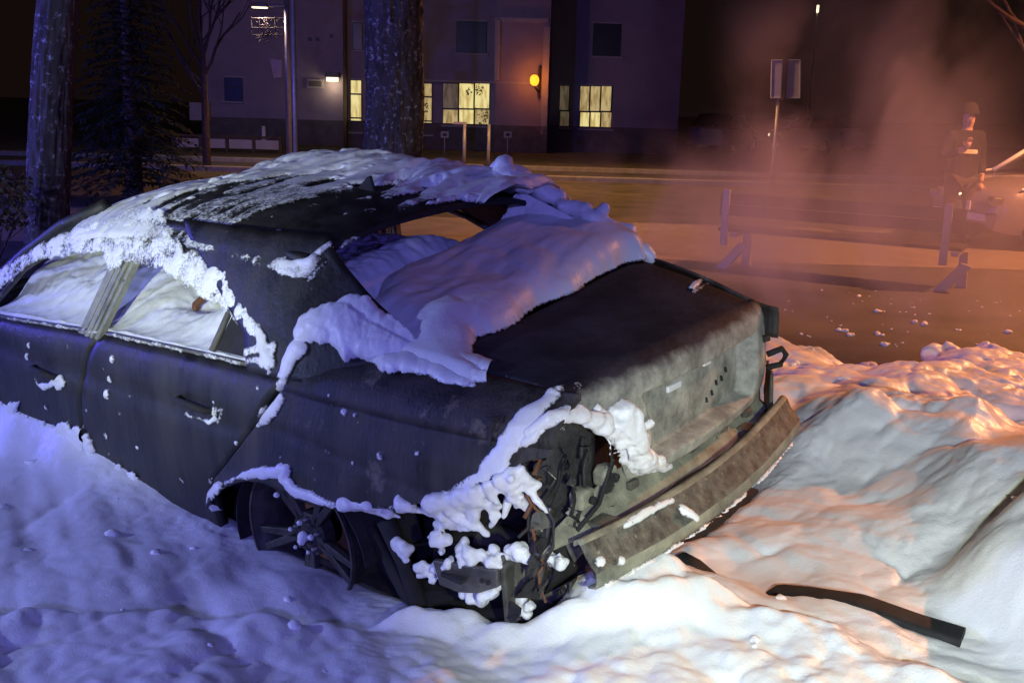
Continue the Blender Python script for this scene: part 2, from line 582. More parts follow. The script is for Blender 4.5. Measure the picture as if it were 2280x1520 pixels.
def ys(x, z):
    return np.interp(z, ZS, YS) * tap(x)


def belt(x):
    return np.interp(x, [-.1, .5, 1.1, 1.95, 2.6], [.915, .90, .88, .825, .79])


def roofz(x, y):
    x = np.asarray(x, float); y = np.asarray(y, float)
    return 1.40 - .035 * (y / .5) ** 2 - .045 * np.clip((.85 - x) / .8, 0, 2) ** 2 - .06 * np.clip((x - .95) / .5, 0, 2) ** 2 - .03 * (np.abs(y) / .6) ** 6


def deckz(x, y):
    x = np.asarray(x, float); y = np.asarray(y, float)
    warp = sm(-1.0, -.38, x) * (.012 + .085 * sm(.25, -.68, y))       # the far corner is lifted by the heat
    return 1.005 + .014 * (1 - (y / .65) ** 2) - .012 * np.clip((-x - .75) / .25, 0, 1) ** 2 + warp


DOORCUT = ([.16, .38, .47, .55, .72, .915], [.44, .42, .39, .30, .13, .0])       # z -> x of the rear door's rear edge
BGAP = ([.14, .30, .55, .70, .80, .90], [1.29, 1.29, 1.27, 1.23, 1.17, 1.10])    # z -> x of the gap between the doors
AGAP = ([.14, .5, .9], [2.22, 2.22, 2.16])


def door(name, rear, front, gap, sy):
    G = []
    for i in range(26):
        t = i / 25
        row = []
        for j in range(31):
            s = j / 30
            z = .15 + t * (.88 - .15)
            x = np.interp(z, *rear) + gap + s * (np.interp(z, *front) - np.interp(z, *rear) - 2 * gap)
            z = .15 + t * (belt(x) - .15)
            x = np.interp(z, *rear) + gap + s * (np.interp(z, *front) - np.interp(z, *rear) - 2 * gap)
            y = float(ys(x, z)) + .004 * math.sin(x * 9) * math.sin(z * 11) - .010 * math.exp(-((z - .70) / .03) ** 2) - (.02 * ((t - .93) / .07) ** 2 if t > .93 else 0)
            row.append((x, sy * y, z))
        G.append(row)
    return MB().grid(G).build(name, 'burnt_paint', car, smooth=True, solid=.035, off=-1 if sy > 0 else 1)


def handle(door_o, x, z, sy):
    y = float(ys(x, z))
    m = MB().tube([(x - .10, sy * (y - .005), z - .004), (x - .085, sy * (y + .026), z), (x + .085, sy * (y + .026), z + .006), (x + .10, sy * (y - .005), z + .004)], [.011, .013, .013, .011], n=8)
    return m.build('handle', 'soot', door_o, smooth=True)


for sy in (1, -1):
    rd = door('rear_door', DOORCUT, BGAP, .009, sy)
    fd = door('front_door', BGAP, AGAP, .009, sy)
    MB().tube([(x, sy * (float(ys(x, belt(x))) - .022), float(belt(x)) + .004) for x in np.linspace(.22, 1.09, 14)], .009, n=6).build('belt_trim', 'ash_dark', rd, smooth=True)
    MB().tube([(x, sy * (float(ys(x, belt(x))) - .022), float(belt(x)) + .004) for x in np.linspace(1.13, 2.12, 14)], .009, n=6).build('belt_trim', 'ash_dark', fd, smooth=True)
    handle(rd, .46, .735, sy)
    handle(fd, 1.50, .665, sy)
    # window frames (sash tubes) as sub-parts
    P = [(x, sy * y, z) for x, y, z in [(.20, .838, .93), (.24, .80, .99), (.36, .745, 1.08), (.55, .70, 1.17), (.80, .672, 1.235), (1.02, .668, 1.25)]]
    MB().tube(P, .014, n=8).build('window_frame', 'ash_dark', rd, smooth=True)
    MB().tube([(.42, sy * .832, .925), (.385, sy * .745, 1.09)], .012, n=6).build('window_divider', 'ash_dark', rd, smooth=True)
    MB().prism([(.41, sy * .825, .93), (.37, sy * .745, 1.075), (.25, sy * .79, .99), (.215, sy * .828, .935)], (0, -sy * .006, 0)).build('quarter_pane', 'soot', rd)
    P = [(x, sy * y, z) for x, y, z in [(1.10, .668, 1.25), (1.35, .675, 1.235), (1.62, .70, 1.16), (1.88, .745, 1.03), (2.10, .80, .85)]]
    MB().tube(P, .014, n=8).build('window_frame', 'ash_dark', fd, smooth=True)
    # pillars
    m = MB()
    for a, b, c, w in ((1.262, 1.12, .015, .045), (1.205, 1.06, .004, .028), (1.165, 1.02, .0, .018), (1.135, .985, .004, .022)):
        m.grid([[(a + dx + (b - a) * t, sy * (float(ys(1.1, .86 + t * .42)) - c - dy), .86 + t * .42) for dx, dy in ((w / 2, .03), (w / 2, 0), (-w / 2, 0), (-w / 2, .03))] for t in (0, .33, .66, 1)])
    m.build('b_pillar', 'ash_metal', car, solid=.004)
    G = []
    for i in range(21):
        t = i / 20
        z = .90 + t * .42
        xf = np.interp(z, [.90, .95, 1.0, 1.08, 1.2, 1.32], [.17, .21, .235, .37, .56, .80])
        xr = np.interp(z, [.90, 1.0, 1.12, 1.25, 1.32], [-.47, -.40, -.20, -.02, .05])
        row = []
        for j in range(22):
            s = j / 21
            x = xf + (xr - xf) * s
            row.append((x, sy * (float(ys(x, z)) - (.19 * (1 - t) + .06) * s ** 2.6), z + .03 * t * s * (1 - t) + (.055 * s if sy < 0 else 0)))
        G.append(row)
    MB().grid(G).build('c_pillar', 'burnt_paint', car, smooth=True, solid=.02, off=-1 if sy < 0 else 1)
    MB().tube([(1.42, sy * .585, 1.325), (1.7, sy * .63, 1.22), (1.95, sy * .68, 1.08), (2.22, sy * .74, .90)], [.03, .032, .036, .04], n=10).build('a_pillar', 'burnt_paint', car, smooth=True)
    MB().tube([(x, sy * .632, float(roofz(x, .6)) - .03) for x in np.linspace(1.45, .05, 12)], .03, n=10).build('roof_rail', 'burnt_paint', car, smooth=True)
    # rear quarter panel, lower edge ragged where the bumper cover burnt off
    m = MB()
    xs = np.r_[np.linspace(.445, 0, 24), np.linspace(-.02, -1.03, 52)]
    zlow = np.interp(xs, [-1.03, -.96, -.74, -.5, -.19, .08, .18, .30, .41, .445], [.86, .835, .695, .59, .53, .545, .525, .47, .38, .34])
    zlow = zlow + .008 * fbm(xs * 14, xs * 0, s=3)
    ztop = np.minimum(np.interp(xs, [0, .13, .30, .39, .42, .445], [.872, .72, .55, .47, .42, .36]), .872)
    G = []
    for t in np.linspace(0, 1, 22):
        row = []
        for x, a, b in zip(xs, zlow, ztop):
            z = a + t * (max(b, a + .004) - a)
            fl = .030 * math.exp(-(z - a) / .05) * float(sm(-.45, -.2, x))
            dent = .012 * float(fbm(x * 3.2, z * 3.2, s=11)) + .006 * math.exp(-((z - .74 - .1 * x) / .012) ** 2)
            row.append((x, sy * (float(ys(x, z)) + fl - dent), z))
        G.append(row)
    if sy < 0:                                   # the far wing tucks in behind the lid
        G = [[(x, y * (1 - .24 * float(sm(-.45, -1.0, x))), z) for x, y, z in r_] for r_ in G]
    m.grid(G)
    xs2 = np.linspace(.0, -1.03, 44)
    G = []
    for t in np.linspace(0, 1, 9):
        row = []
        for x in xs2:
            k = float(tap(x))
            y = np.interp(t, [0, .25, .5, .75, 1], [float(ys(x, .872)), .845 * k, .795 * k, .72 * k, .645])
            z = np.interp(t, [0, .25, .5, .75, 1], [.872, .920, .957, .983, .998]) + t * (float(deckz(x, -.66)) - .998 if sy < 0 else 0)
            row.append((x, sy * y, z))
        G.append(row)
    if sy < 0:
        G = [[(x, y * (1 - .24 * float(sm(-.45, -1.0, x)) * min(1, (abs(y) - .645) / .2)), z - .02 * float(sm(-.7, -1.0, x))) for x, y, z in r_] for r_ in G]
    m.grid(G)
    q = m.build('quarter_panel', 'rusty_panel', car, smooth=True, solid=.008, off=-1 if sy > 0 else 1)
    MB().tube([(x, sy * (float(ys(x, .12)) - .03), .13) for x in np.linspace(.46, 2.25, 8)], .05, n=8).build('sill', 'soot', car, smooth=True)
    # wheel house
    m = MB()
    G = []
    for y in (.86, .60):
        G.append([(.34 * math.cos(a), sy * y, .30 + .30 * math.sin(a)) for a in np.linspace(-.3, math.pi - .1, 18)])
    m.grid(G)
    G = [[(.34 * r * math.cos(a), sy * .60, .30 + .30 * r * math.sin(a)) for a in np.linspace(-.3, math.pi - .1, 18)] for r in (0.02, 1)]
    m.grid(G).build('wheel_arch_liner', 'soot', car, solid=.004)

# roof
G = []
for x in np.linspace(.03, 1.46, 40):
    row = []
    for v in np.linspace(-1, 1, 40):
        y = v * .62
        xx = x + (.03 * v * v * (1 - (x - .03) / 1.43))
        row.append((xx, y, float(roofz(xx, y)) + .004 * float(fbm(xx * 5, y * 5, s=5))))
    G.append(row)
roof = MB().grid(G).build('roof', 'burnt_paint', car, smooth=True, solid=.02, off=-1)
MB().tube([(.035 + .03 * v * v, v * .6, float(roofz(.05, v * .6)) - .012) for v in np.linspace(-1, 1, 24)], .011, n=8).build('roof_edge', 'soot', roof, smooth=True)
MB().prism([(.40, .0, 1.355), (.41, .0, 1.39), (.425, .0, 1.448), (.445, .0, 1.440), (.50, .0, 1.392), (.55, .0, 1.362)], (0, .016, 0)).build('antenna_fin', 'soot', roof, bevel=.005)

# trunk lid
G = []
rows = [(-.462, None), (-.50, None), (-.60, None), (-.72, None), (-.84, None), (-.91, None), (-.945, None), (-.97, None),
        (-.985, .9975), (-1.000, .990), (-1.013, .979), (-1.024, .965), (-1.031, .949), (-1.036, .932)] + [(None, z) for z in np.linspace(.915, .615, 60)]
for x, z in rows:
    row = []
    for v in np.linspace(-1, 1, 110):
        w = .628 if z is None else .628 - .07 * max(0, (.74 - z) / .13) ** 2
        y = v * w
        if z is None:
            bow = .0
            row.append((x + .05 * v * v * float(sm(-.75, -1.0, x)), y, float(deckz(x, y)) - .012 * abs(v) ** 8))
        else:
            xx = x if x is not None else -1.038 - .012 * math.sin((.905 - z) / .29 * math.pi)
            xx += .05 * v * v
            inset = float(sm(-.535, -.505, y) * sm(.33, .30, y) * sm(.652, .672, z) * sm(.905, .875, z))
            xx += .075 * inset
            ymax = np.interp(z, [.62, .70, .80, .87, .92, .95], [.33, .37, .42, .50, .58, .628])     # left lamp bay burnt out of the lid
            if v > .3:
                y = .3 * w + (v - .3) / .7 * (ymax + .02 * float(fbm(z * 12, 0, s=77)) - .3 * w)
            row.append((xx, y, z))
    G.append(row)
lid = MB().grid(G).build('trunk_lid', 'lid_shaded_top', car, smooth=True, solid=.012, off=-1)
MB().box((-.975, .02, .838), (.012, .085, .022), (0, 0, 0)).build('lamp_slot', 'plate_white', lid, bevel=.003)
MB().box((-.976, -.20, .862), (.012, .045, .014)).build('lamp_slot', 'plate_white', lid, bevel=.003)
for y, z in ((-.16, .72), (-.20, .735), (-.23, .765), (-.27, .77), (-.30, .795)):
    MB().box((-.970, y - .06, z), (.008, .006, .020), (R(-20), 0, 0)).build('plate_tab', 'soot', lid)

# rear panel, lamp cavities, beam and what hangs below
G = []
for x, z in ((-.985, .66), (-.99, .62), (-.995, .565), (-1.025, .545), (-1.032, .532), (-1.028, .520), (-1.0, .512)):
    G.append([(x + .06 * (y / .75) ** 2 + .008 * float(fbm(y * 9, z * 9, s=8)), y, z + .008 * float(fbm(y * 4, z * 0, s=9))) for y in np.linspace(-.74, np.interp(z, [.53, .66], [.75, .40]), 60)])
rp = MB().grid(G).build('rear_panel', 'ash_metal', car, smooth=True, solid=.006)
G = [[(x + .06 * (y / .75) ** 2, y, z) for y in np.linspace(-.70, .60, 30)] for x, z in ((-.985, .515), (-.955, .50), (-.945, .42), (-.94, .36), (-.90, .29))]
MB().grid(G).build('valance', 'soot', rp, smooth=True, solid=.006)
for y in (.30, .12, -.08, -.30, -.5):
    MB().box((-.994, y, .592), (.02, .05, .028), (0, 0, R(random.uniform(-8, 8)))).build('bracket', 'ash_dark', rp, bevel=.004)
for sy in (1, -1):
    m = MB()
    n = 18
    G = []
    for i in range(n):
        z = .52 + .42 * i / (n - 1)
        G.append([(-.93 + .09 * s * s + .012 * float(fbm(s * 5, z * 8, s=21)), sy * (.42 + .40 * s), z) for s in np.linspace(0, 1, n)])
    V = [p for r in G for p in r]
    F = []
    for i in range(n - 1):
        for j in range(n - 1):
            yy, zz = .42 + .40 * (j + .5) / (n - 1), .52 + .42 * (i + .5) / (n - 1)
            if ((yy - .70) / .105) ** 2 + ((zz - .845) / .095) ** 2 < 1 or (yy > .70 and zz < .74):
                continue
            F.append((i * n + j, i * n + j + 1, (i + 1) * n + j + 1, (i + 1) * n + j))
    h = m.add(V, F).build('lamp_cavity', 'charred', car, smooth=True, solid=.006)
    MB().box((-.80, sy * .675, .825), (.12, .17, .17)).build('lamp_pocket', 'soot', h)
    if sy < 0:
        continue
    MB().tube([(-.99, sy * .60, .55), (-1.0, sy * .50, .60), (-1.01, sy * .44, .72), (-1.005, sy * .46, .80)], .007, n=6).build('wire', 'soot', h, smooth=True)
    for (y, z, sx, rz) in ((.555, .635, .06, .3), (.43, .665, .045, -.2)):
        m = MB()
        m.prism([(-1.0, sy * (y - .036), z - .035), (-1.0, sy * (y + .034), z - .028), (-1.0, sy * (y + .038), z + .022), (-1.0, sy * (y + .012), z + .036), (-1.0, sy * (y - .034), z + .030)], (.05, 0, 0))
        so = m.build('lamp_socket', 'ash_metal', h, bevel=.010)
        MB().lathe([(.002, -.012), (.013, -.010), (.013, .004), (.002, .006)], (-1.004, sy * (y - .012), z - .004), axis='x', n=10).build('socket_hole', 'soot', so, smooth=True)
    # struts and flanges left from the bumper mount
    b = MB()
    b.box((-.83, sy * .735, .335), (.02, .055, .30), (0, R(4), R(12)))
    b.box((-.815, sy * .655, .325), (.02, .075, .28), (0, R(-3), R(-6)))
    b.box((-.80, sy * .70, .45), (.10, .15, .02), (0, R(8), 0))
    bo = b.build('bumper_mount', 'ash_dark', car, bevel=.006)
    MB().box((-.87, sy * .60, .49), (.06, .11, .26), (R(4 * sy), R(-6), R(10))).build('frame_rail', 'bare_steel', car, bevel=.010)
    MB().prism([(-.62, sy * .845, .44), (-.84, sy * .80, .455), (-.84, sy * .80, .40), (-.77, sy * .81, .36), (-.70, sy * .82, .345), (-.64, sy * .84, .36)], (0, -sy * .02, 0)).build('side_plate', 'bare_steel', bo, bevel=.004)
    MB().box((-.70, sy * .835, .405), (.09, .03, .012), (0, R(4), R(-8))).build('plate_slot', 'soot', bo)
    for k in range(2):
        MB().lathe([(.001, 0), (.008, 0), (.008, .012), (.001, .012)], (-.79 - .022 * k, sy * .802, .412), axis='y', n=8).build('bolt', 'soot', bo)
    a = MB()
    a.tube([(-.40, sy * .82, .50), (-.45, sy * .80, .36), (-.50, sy * .79, .22), (-.52, sy * .78, .12)], [.030, .026, .028, .020], n=8)
    a.tube([(-.30, sy * .80, .44), (-.44, sy * .79, .24), (-.55, sy * .76, .15)], [.020, .022, .02], n=8)
    a.tube([(-.36, sy * .72, .20), (-.05, sy * .62, .28)], .022, n=8)
    a.build('suspension_arm', 'soot', car, smooth=True)
m = MB()
m.lathe([(.001, -.34), (.085, -.34), (.10, -.31), (.10, .31), (.085, .34), (.001, .34)], (-.62, .40, .235), axis='x', n=20)
ex = m.build('exhaust_silencer', 'ash_dark', car, smooth=True, auto=40)
MB().tube([(-.95, .44, .21), (-.99, .44, .20)], .032, n=12).build('tailpipe', 'bare_steel', ex, smooth=True)
G = []
for prof in ((.02, .052), (.02, .066), (.008, .069), (-.004, .060), (-.022, .030), (-.040, .008), (-.052, -.002), (-.060, -.012), (-.062, -.040), (-.056, -.058), (-.03, -.062)):
    row = []
    for y in np.linspace(.70, -.66, 46):
        row.append((-1.070 - .055 * (1 - (y / .68) ** 2) + prof[0] + .004 * float(fbm(y * 8, prof[1] * 60, s=31)), y, .505 + .052 * (.70 - y) / 1.36 - .018 * math.sin((.70 - y) / 1.36 * math.pi) + prof[1] * 1.02))
    G.append(row)
beam = MB().grid(G).build('bumper_beam', 'ash_metal', car, smooth=True, solid=.006, off=0)
beam.data.materials.append(MATS['beam_brown'])  # brown upper slope, with the shade of its upturned face painted in
for k, p in enumerate(beam.data.polygons):
    if 3 <= k // 45 <= 6:
        p.material_index = 1
for y in (.50, -.46):
    MB().box((-1.04, y, .52), (.12, .09, .07)).build('beam_bracket', 'ash_dark', beam, bevel=.008)
MB().tube([(-.99, -.66, .78), (-1.03, -.70, .80), (-1.035, -.73, .77), (-1.02, -.72, .73), (-.98, -.68, .72)], .012, n=6).build('tow_hook', 'soot', car, smooth=True)
m = MB()
m.grid([[(-1.02 + .10 * t + .012 * float(fbm(t * 6, z * 9, s=41)), -.66 - .17 * t, z) for t in np.linspace(0, 1, 8)] for z in np.linspace(.36, .70, 10)])
m.build('bumper_corner', 'ash_dark', car, smooth=True, solid=.012)

# torn bits in the burnt-out corner: clips, bent tabs, cables
rnd = random.Random(19)
tear = empty('torn_fittings', (0, 0, 0)); tear.parent = car
for k in range(24):
    y, z = rnd.uniform(.40, .80), rnd.uniform(.30, .86)
    x = -.93 - rnd.uniform(0, .09) + .07 * max(0, (y - .55) / .25)
    if (y - .70) ** 2 + (z - .85) ** 2 < .012:
        continue
    s = rnd.uniform(.014, .045)
    m = MB().grid([[(0, -s, -s * .7), (rnd.uniform(-.01, .01), 0, -s * .6), (0, s, -s * .7)], [(rnd.uniform(-.02, .02), -s * .9, 0), (-.01, 0, 0), (rnd.uniform(-.02, .02), s * .8, .1 * s)], [(0, -s * .7, s * .8), (.01, 0, s), (rnd.uniform(-.02, .02), s * .6, s * .6)]])
    o = m.build('clip' if k % 2 else 'bent_tab', rnd.choice(('charred', 'ash_metal', 'bare_steel', 'soot', 'ash_dark')), tear, solid=.004)
    o.location = (x, y, z); o.rotation_euler = (rnd.uniform(-.9, .9), rnd.uniform(-.7, .7), rnd.uniform(-.9, .9))
for k in range(9):
    p = Vector((-.94 + rnd.uniform(-.04, .03), rnd.uniform(.45, .78), rnd.uniform(.55, .82)))
    pts = [p]
    for i in range(7):
        p = p + Vector((rnd.gauss(0, .012), rnd.gauss(0, .025), rnd.gauss(-.028, .02))); pts.append(p)
    MB().tube(pts, rnd.uniform(.003, .007), n=5).build('cable', rnd.choice(('soot', 'charred', 'rust')), tear, smooth=True)
for (x, y, z, sx, sy_, sz, rx, rz_, mm) in ((-.66, .80, .35, .16, .02, .05, .1, -.2, 'bare_steel'), (-.74, .74, .27, .22, .05, .03, .0, -.3, 'ash_dark'), (-.58, .70, .22, .30, .06, .06, .1, -.15, 'bare_steel'), (-.88, .66, .24, .03, .06, .20, .2, .3, 'charred'), (-.90, .56, .28, .04, .05, .14, -.2, .1, 'ash_metal')):
    MB().box((0, 0, 0), (sx, sy_, sz), taper=.8).build('bracket', mm, tear, bevel=.006)
    tear.children[-1].location = (x, y, z); tear.children[-1].rotation_euler = (rx, .1, rz_)

# cabin shell
m = MB()
m.box((.65, 0, .17), (3.2, 1.45, .03))
m.build('floor_pan', 'soot', car)
MB().box((-.20, 0, .90), (.52, 1.30, .02)).build('parcel_shelf', 'soot', car)
MB().box((-.45, 0, .60), (.02, 1.3, .60)).build('trunk_bulkhead', 'soot', car)
MB().box((2.30, 0, .55), (.03, 1.4, .70)).build('firewall', 'soot', car)
for y in (.38, -.38):
    m = MB()
    m.tube([(1.02, y - .20, .45), (.86, y - .20, .98), (.85, y - .12, 1.03), (.85, y + .12, 1.03), (.86, y + .20, .98), (1.02, y + .20, .45)], .016, n=6)
    m.tube([(.85, y - .07, 1.03), (.83, y - .06, 1.16), (.83, y + .06, 1.16), (.85, y + .07, 1.03)], .010, n=6)
    for k in range(5):
        m.tube([(1.0 - .03 * k, y - .20, .52 + .1 * k), (1.0 - .03 * k, y + .20, .52 + .1 * k)], .006, n=5)
    m.box((1.22, y, .42), (.5, .46, .06))
    m.build('seat_frame', 'rust', car, smooth=False)
m = MB()
m.tube([(.06, -.55, .92), (.10, -.55, 1.0), (.12, -.2, 1.03), (.12, .2, 1.03), (.10, .55, 1.0), (.06, .55, .92)], .014, n=6)
for y in (-.4, -.13, .13, .4):
    m.tube([(.12, y, 1.02), (.22, y, .55)], .008, n=5)
m.build('rear_seat_frame', 'rust', car)
m = MB()
pts = [(.02 + .16 * t, .60 - .10 * t + .006 * math.sin(14 * t), 1.22 - .28 * t) for t in np.linspace(0, 1, 14)]
m.tube(pts, [.010 + .004 * (k % 2) for k in range(14)], n=6)
m.tube([(p[0] - .02, p[1] - .005, p[2]) for p in pts], .004, n=5)
m.build('seat_belt', 'ash_dark', car)
MB().box((1.5, -.60, 1.24), (.7, .05, .03), (0, R(14), 0)).build('grab_rail', 'rust', car)

# front end
G = []
for x in np.linspace(2.24, 3.55, 16):
    G.append([(x - .35 * (abs(v) ** 3) * max(0, (x - 2.9) / .65), v * .78 * float(tap(x)), .92 - .16 * ((x - 2.2) / 1.35) ** 1.6 - .05 * v * v) for v in np.linspace(-1, 1, 20)])
MB().grid(G).build('hood', 'burnt_paint', car, smooth=True, solid=.02)
for sy in (1, -1):
    xs = np.linspace(2.235, 3.45, 44)
    G = []
    for t in np.linspace(0, 1, 14):
        row = []
        for x in xs:
            d = abs(x - 2.86)
            zl = .30 + math.sqrt(max(0, .35 ** 2 - d * d)) if d < .35 else .2
            z = zl + t * (.86 - .16 * ((x - 2.2) / 1.35) ** 1.6 - zl)
            row.append((x, sy * float(ys(x, z)), z))
        G.append(row)
    MB().grid(G).build('front_fender', 'burnt_paint', car, smooth=True, solid=.01, off=-1 if sy > 0 else 1)
m = MB()
G = []
for z in np.linspace(.2, .62, 6):
    G.append([(3.62 - .35 * abs(v) ** 3, v * .72, z) for v in np.linspace(-1, 1, 20)])
m.grid(G).build('front_bumper', 'burnt_paint', car, smooth=True, solid=.03)


# wheels
def wheel(loc, sy, tyre, label=None):
    w = empty('wheel', loc)
    w.parent = car
    w.scale = (1.13, 1, 1.13)
    rr = MB().lathe([(.236, .055), (.236, .040), (.222, .030), (.214, -.01), (.205, -.10), (.222, -.15), (.236, -.155), (.236, -.17), (.228, -.17), (.214, -.155), (.196, -.10), (.204, -.01), (.214, .022), (.228, .045), (.228, .055)], (0, 0, 0), 'y', 48, closed=True)
    rr.v = [(x, y * sy, z) for x, y, z in rr.v]
    rim = rr.build('rim', 'alloy_burnt', w, smooth=True, auto=40)
    for k in range(5):
        m = MB()
        a0 = math.pi * 1.5 + k * 2 * math.pi / 5
        for off in (-.085, .085):
            c0, c1 = (math.cos(a0 + off * .6), math.sin(a0 + off * .6)), (math.cos(a0 + off * 1.6), math.sin(a0 + off * 1.6))
            d = (-math.sin(a0), math.cos(a0))
            P = []
            for (c, r, h, wd, th) in ((c0, .055, .012, .015, .03), (c1, .215, .032, .011, .022)):
                for q, yy in ((-wd, 0), (wd, 0), (wd, -th), (-wd, -th)):
                    P.append((c[0] * r + d[0] * q, sy * (h + yy), c[1] * r + d[1] * q))
            m.add(P, [(0, 1, 2, 3), (7, 6, 5, 4), (0, 4, 5, 1), (1, 5, 6, 2), (2, 6, 7, 3), (3, 7, 4, 0)])
        m.build('spoke', 'alloy_burnt', rim, bevel=.004)
    h = MB().lathe([(.001, .022), (.028, .022), (.034, .012), (.070, .006), (.072, -.04), (.001, -.04)], (0, 0, 0), 'y', 24)
    h.v = [(x, y * sy, z) for x, y, z in h.v]
    hub = h.build('hub', 'alloy_burnt', w, smooth=True, auto=40)
    for k in range(5):
        a = math.pi / 2 + k * 2 * math.pi / 5
        MB().lathe([(.001, .030), (.009, .026), (.011, .0)], (.050 * math.cos(a), 0, .050 * math.sin(a)), 'y', 8).build('bolt', 'bare_steel', hub, smooth=True)
        for c in hub.children[-1:]:
            if sy < 0:
                c.scale = (1, -1, 1)
    dsk = MB().lathe([(.06, -.085), (.155, -.085), (.155, -.105), (.06, -.105)], (0, 0, 0), 'y', 32, closed=True)
    dsk.v = [(x, y * sy, z) for x, y, z in dsk.v]
    dsk.build('brake_disc', 'rust', w, smooth=True, auto=40)
    if tyre:
        t = MB().lathe([(.225, .04), (.27, .06), (.305, .045), (.312, 0), (.312, -.12), (.305, -.165), (.27, -.18), (.225, -.16)], (0, 0, 0), 'y', 40)
        t.v = [(x, y * sy, z) for x, y, z in t.v]
        t.build('tyre', 'rubber', w, smooth=True)
    return w


wheel((0, .80, .330), 1, False)
wheel((2.86, .79, .30), 1, False)
wheel((0, -.80, .345), -1, True)
wheel((2.86, -.79, .33), -1, True)

# ================================================================== ground and street behind
FH = np.array([0.6184, -0.7859, 0.0])            # level direction away from the viewer
RH = np.array([-0.7859, -0.6184, 0.0])           # level direction to picture right
RZ = math.atan2(RH[1], RH[0])


def spot(right, away, z=0.0):
    p = CAM * np.array([1, 1, 0]) + RH * right + FH * away
    return (float(p[0]), float(p[1]), z)


def strip(name, d0, d1, m, z, r0=-90, r1=90):
    return sheet(name, [spot(r0, d0, z), spot(r1, d0, z), spot(r1, d1, z), spot(r0, d1, z)], m)


strip('ground', -120, 260, 'asphalt', 0.0, -260, 260)
strip('footpath', 11.9, 15.8, 'gravel_path', 0.004)
strip('verge', 15.8, 24.2, 'grass_ground', 0.008)
strip('road', 24.45, 28.0, 'asphalt', 0.004)
strip('lawn', 28.3, 60, 'grass_ground', 0.10)
for name, d in (('kerb', 24.2), ('kerb', 28.0)):
    c = spot(0, d + .13, .05)
    k = MB().box((0, 0, 0), (160, .26, .14)).build(name, 'kerb_stone', None, bevel=.02)
    k.location = c
    k.rotation_euler = (0, 0, RZ)
    k['kind'] = 'structure'

def wall_pt(u, v, D):
    """right offset and height where a sight line meets an upright plane D metres away"""
    d = np.array([(u - 1140) / FPX, -(v - 760) / FPX, 1.0]) @ VIEW
    t = D / (d @ FH)
    p = d * t
    return float(p @ RH), float(CAM[2] + p[2])


# ------------------------------------------------------------------ building
bld = empty('office_building', spot(0, 0), (0, 0, RZ))
tag(bld, 'pale rendered two-storey building with lit ground-floor windows across the road', 'building')


def wbox(name, u0, v0, u1, v1, D, depth, m, parent, push=0.0, bevel=0.0):
    x0, z1 = wall_pt((u0), (v0 + v1) / 2, D)[0], wall_pt((u0 + u1) / 2, v0, D)[1]
    x1, z0 = wall_pt((u1), (v0 + v1) / 2, D)[0], wall_pt((u0 + u1) / 2, v1, D)[1]
    return MB().box(((x0 + x1) / 2, D - push + depth / 2, (z0 + z1) / 2), (x1 - x0, depth, z1 - z0)).build(name, m, parent, bevel=bevel)


def wall(x0, x1, D, h, m='render_wall', name='wall'):
    o = MB().box(((x0 + x1) / 2, D + 4, h / 2), (x1 - x0, 8, h)).build(name, m, bld)
    MB().box(((x0 + x1) / 2, D - .03, .55), (x1 - x0 + .02, .06, .9)).build('plinth', 'plinth', bld)
    return o


DA, DB, DC_, DD = 36.0, 36.8, 36.2, 38.2
xa0, xa1 = wall_pt(455, 200, DA)[0], wall_pt(764, 200, DA)[0]
xb1 = wall_pt(1104, 200, DB)[0]
xc1 = wall_pt(1221, 200, DC_)[0]
wall(xa0, xa1, DA, 9.5)
wall(xa1, xb1, DB, 9.5)
wall(xb1, xc1, DC_, 9.2)
xd1 = wall_pt(1514, 200, DD)[0]
wall(xc1, xd1, DD, 8.8)
rf = MB().box(((xa0 + xd1) / 2, 41, 9.65), (xd1 + 1 - xa0, 11, .3)).build('roof', 'plinth', bld)


def window(u0, v0, u1, v1, D, m, cols=(), rows=(), frame=1.8):
    f = wbox('window', u0, v0, u1, v1, D, .10, 'window_frame', bld, push=.03)
    wbox('sill', u0 - 3, v1, u1 + 3, v1 + 3.5, D, .22, 'wall_trim', f, push=.14)
    wbox('lintel', u0 - 2, v0 - 3, u1 + 2, v0, D, .08, 'wall_trim', f, push=.045)
    us = [u0] + list(cols) + [u1]
    vv = [v0] + list(rows) + [v1]
    for i in range(len(us) - 1):
        for j in range(len(vv) - 1):
            mm = m[(j * (len(us) - 1) + i) % len(m)] if isinstance(m, (list, tuple)) else m
            wbox('pane', us[i] + frame, vv[j] + frame, us[i + 1] - frame, vv[j + 1] - frame, D, .02, mm, f, push=.05)
    return f


window(500, 173, 541, 226, DA, 'dark_glass', rows=(195,), frame=2)
window(780, 178, 806, 294, DB, ['lit_blind', 'lit_blind', 'lit_blind'], rows=(210, 263))
w2 = window(936, 185, 963, 300, DB, ['lit_blind_dim', 'lit_blind_dim', 'lit_blind'], rows=(216, 270))
w3 = window(985, 185, 1091, 280, DB, ['lit_blind_faint', 'lit_blind', 'lit_blind', 'lit_blind_dim', 'lit_blind', 'lit_blind_dim'], cols=(1021, 1056), rows=(243,))
window(1016, 48, 1084, 119, DB, 'dark_glass')
window(785, 50, 808, 112, DB, 'dark_glass')
window(1245, 190, 1268, 284, DD, 'lit_blind_faint', rows=(247,))
window(1290, 191, 1362, 287, DD, ['lit_blind_dim', 'lit_blind_dim', 'lit_blind_dim', 'lit_blind', 'lit_blind', 'lit_blind_dim'], cols=(1313, 1337), rows=(249,))
window(1320, 53, 1382, 126, DD, 'dark_glass')
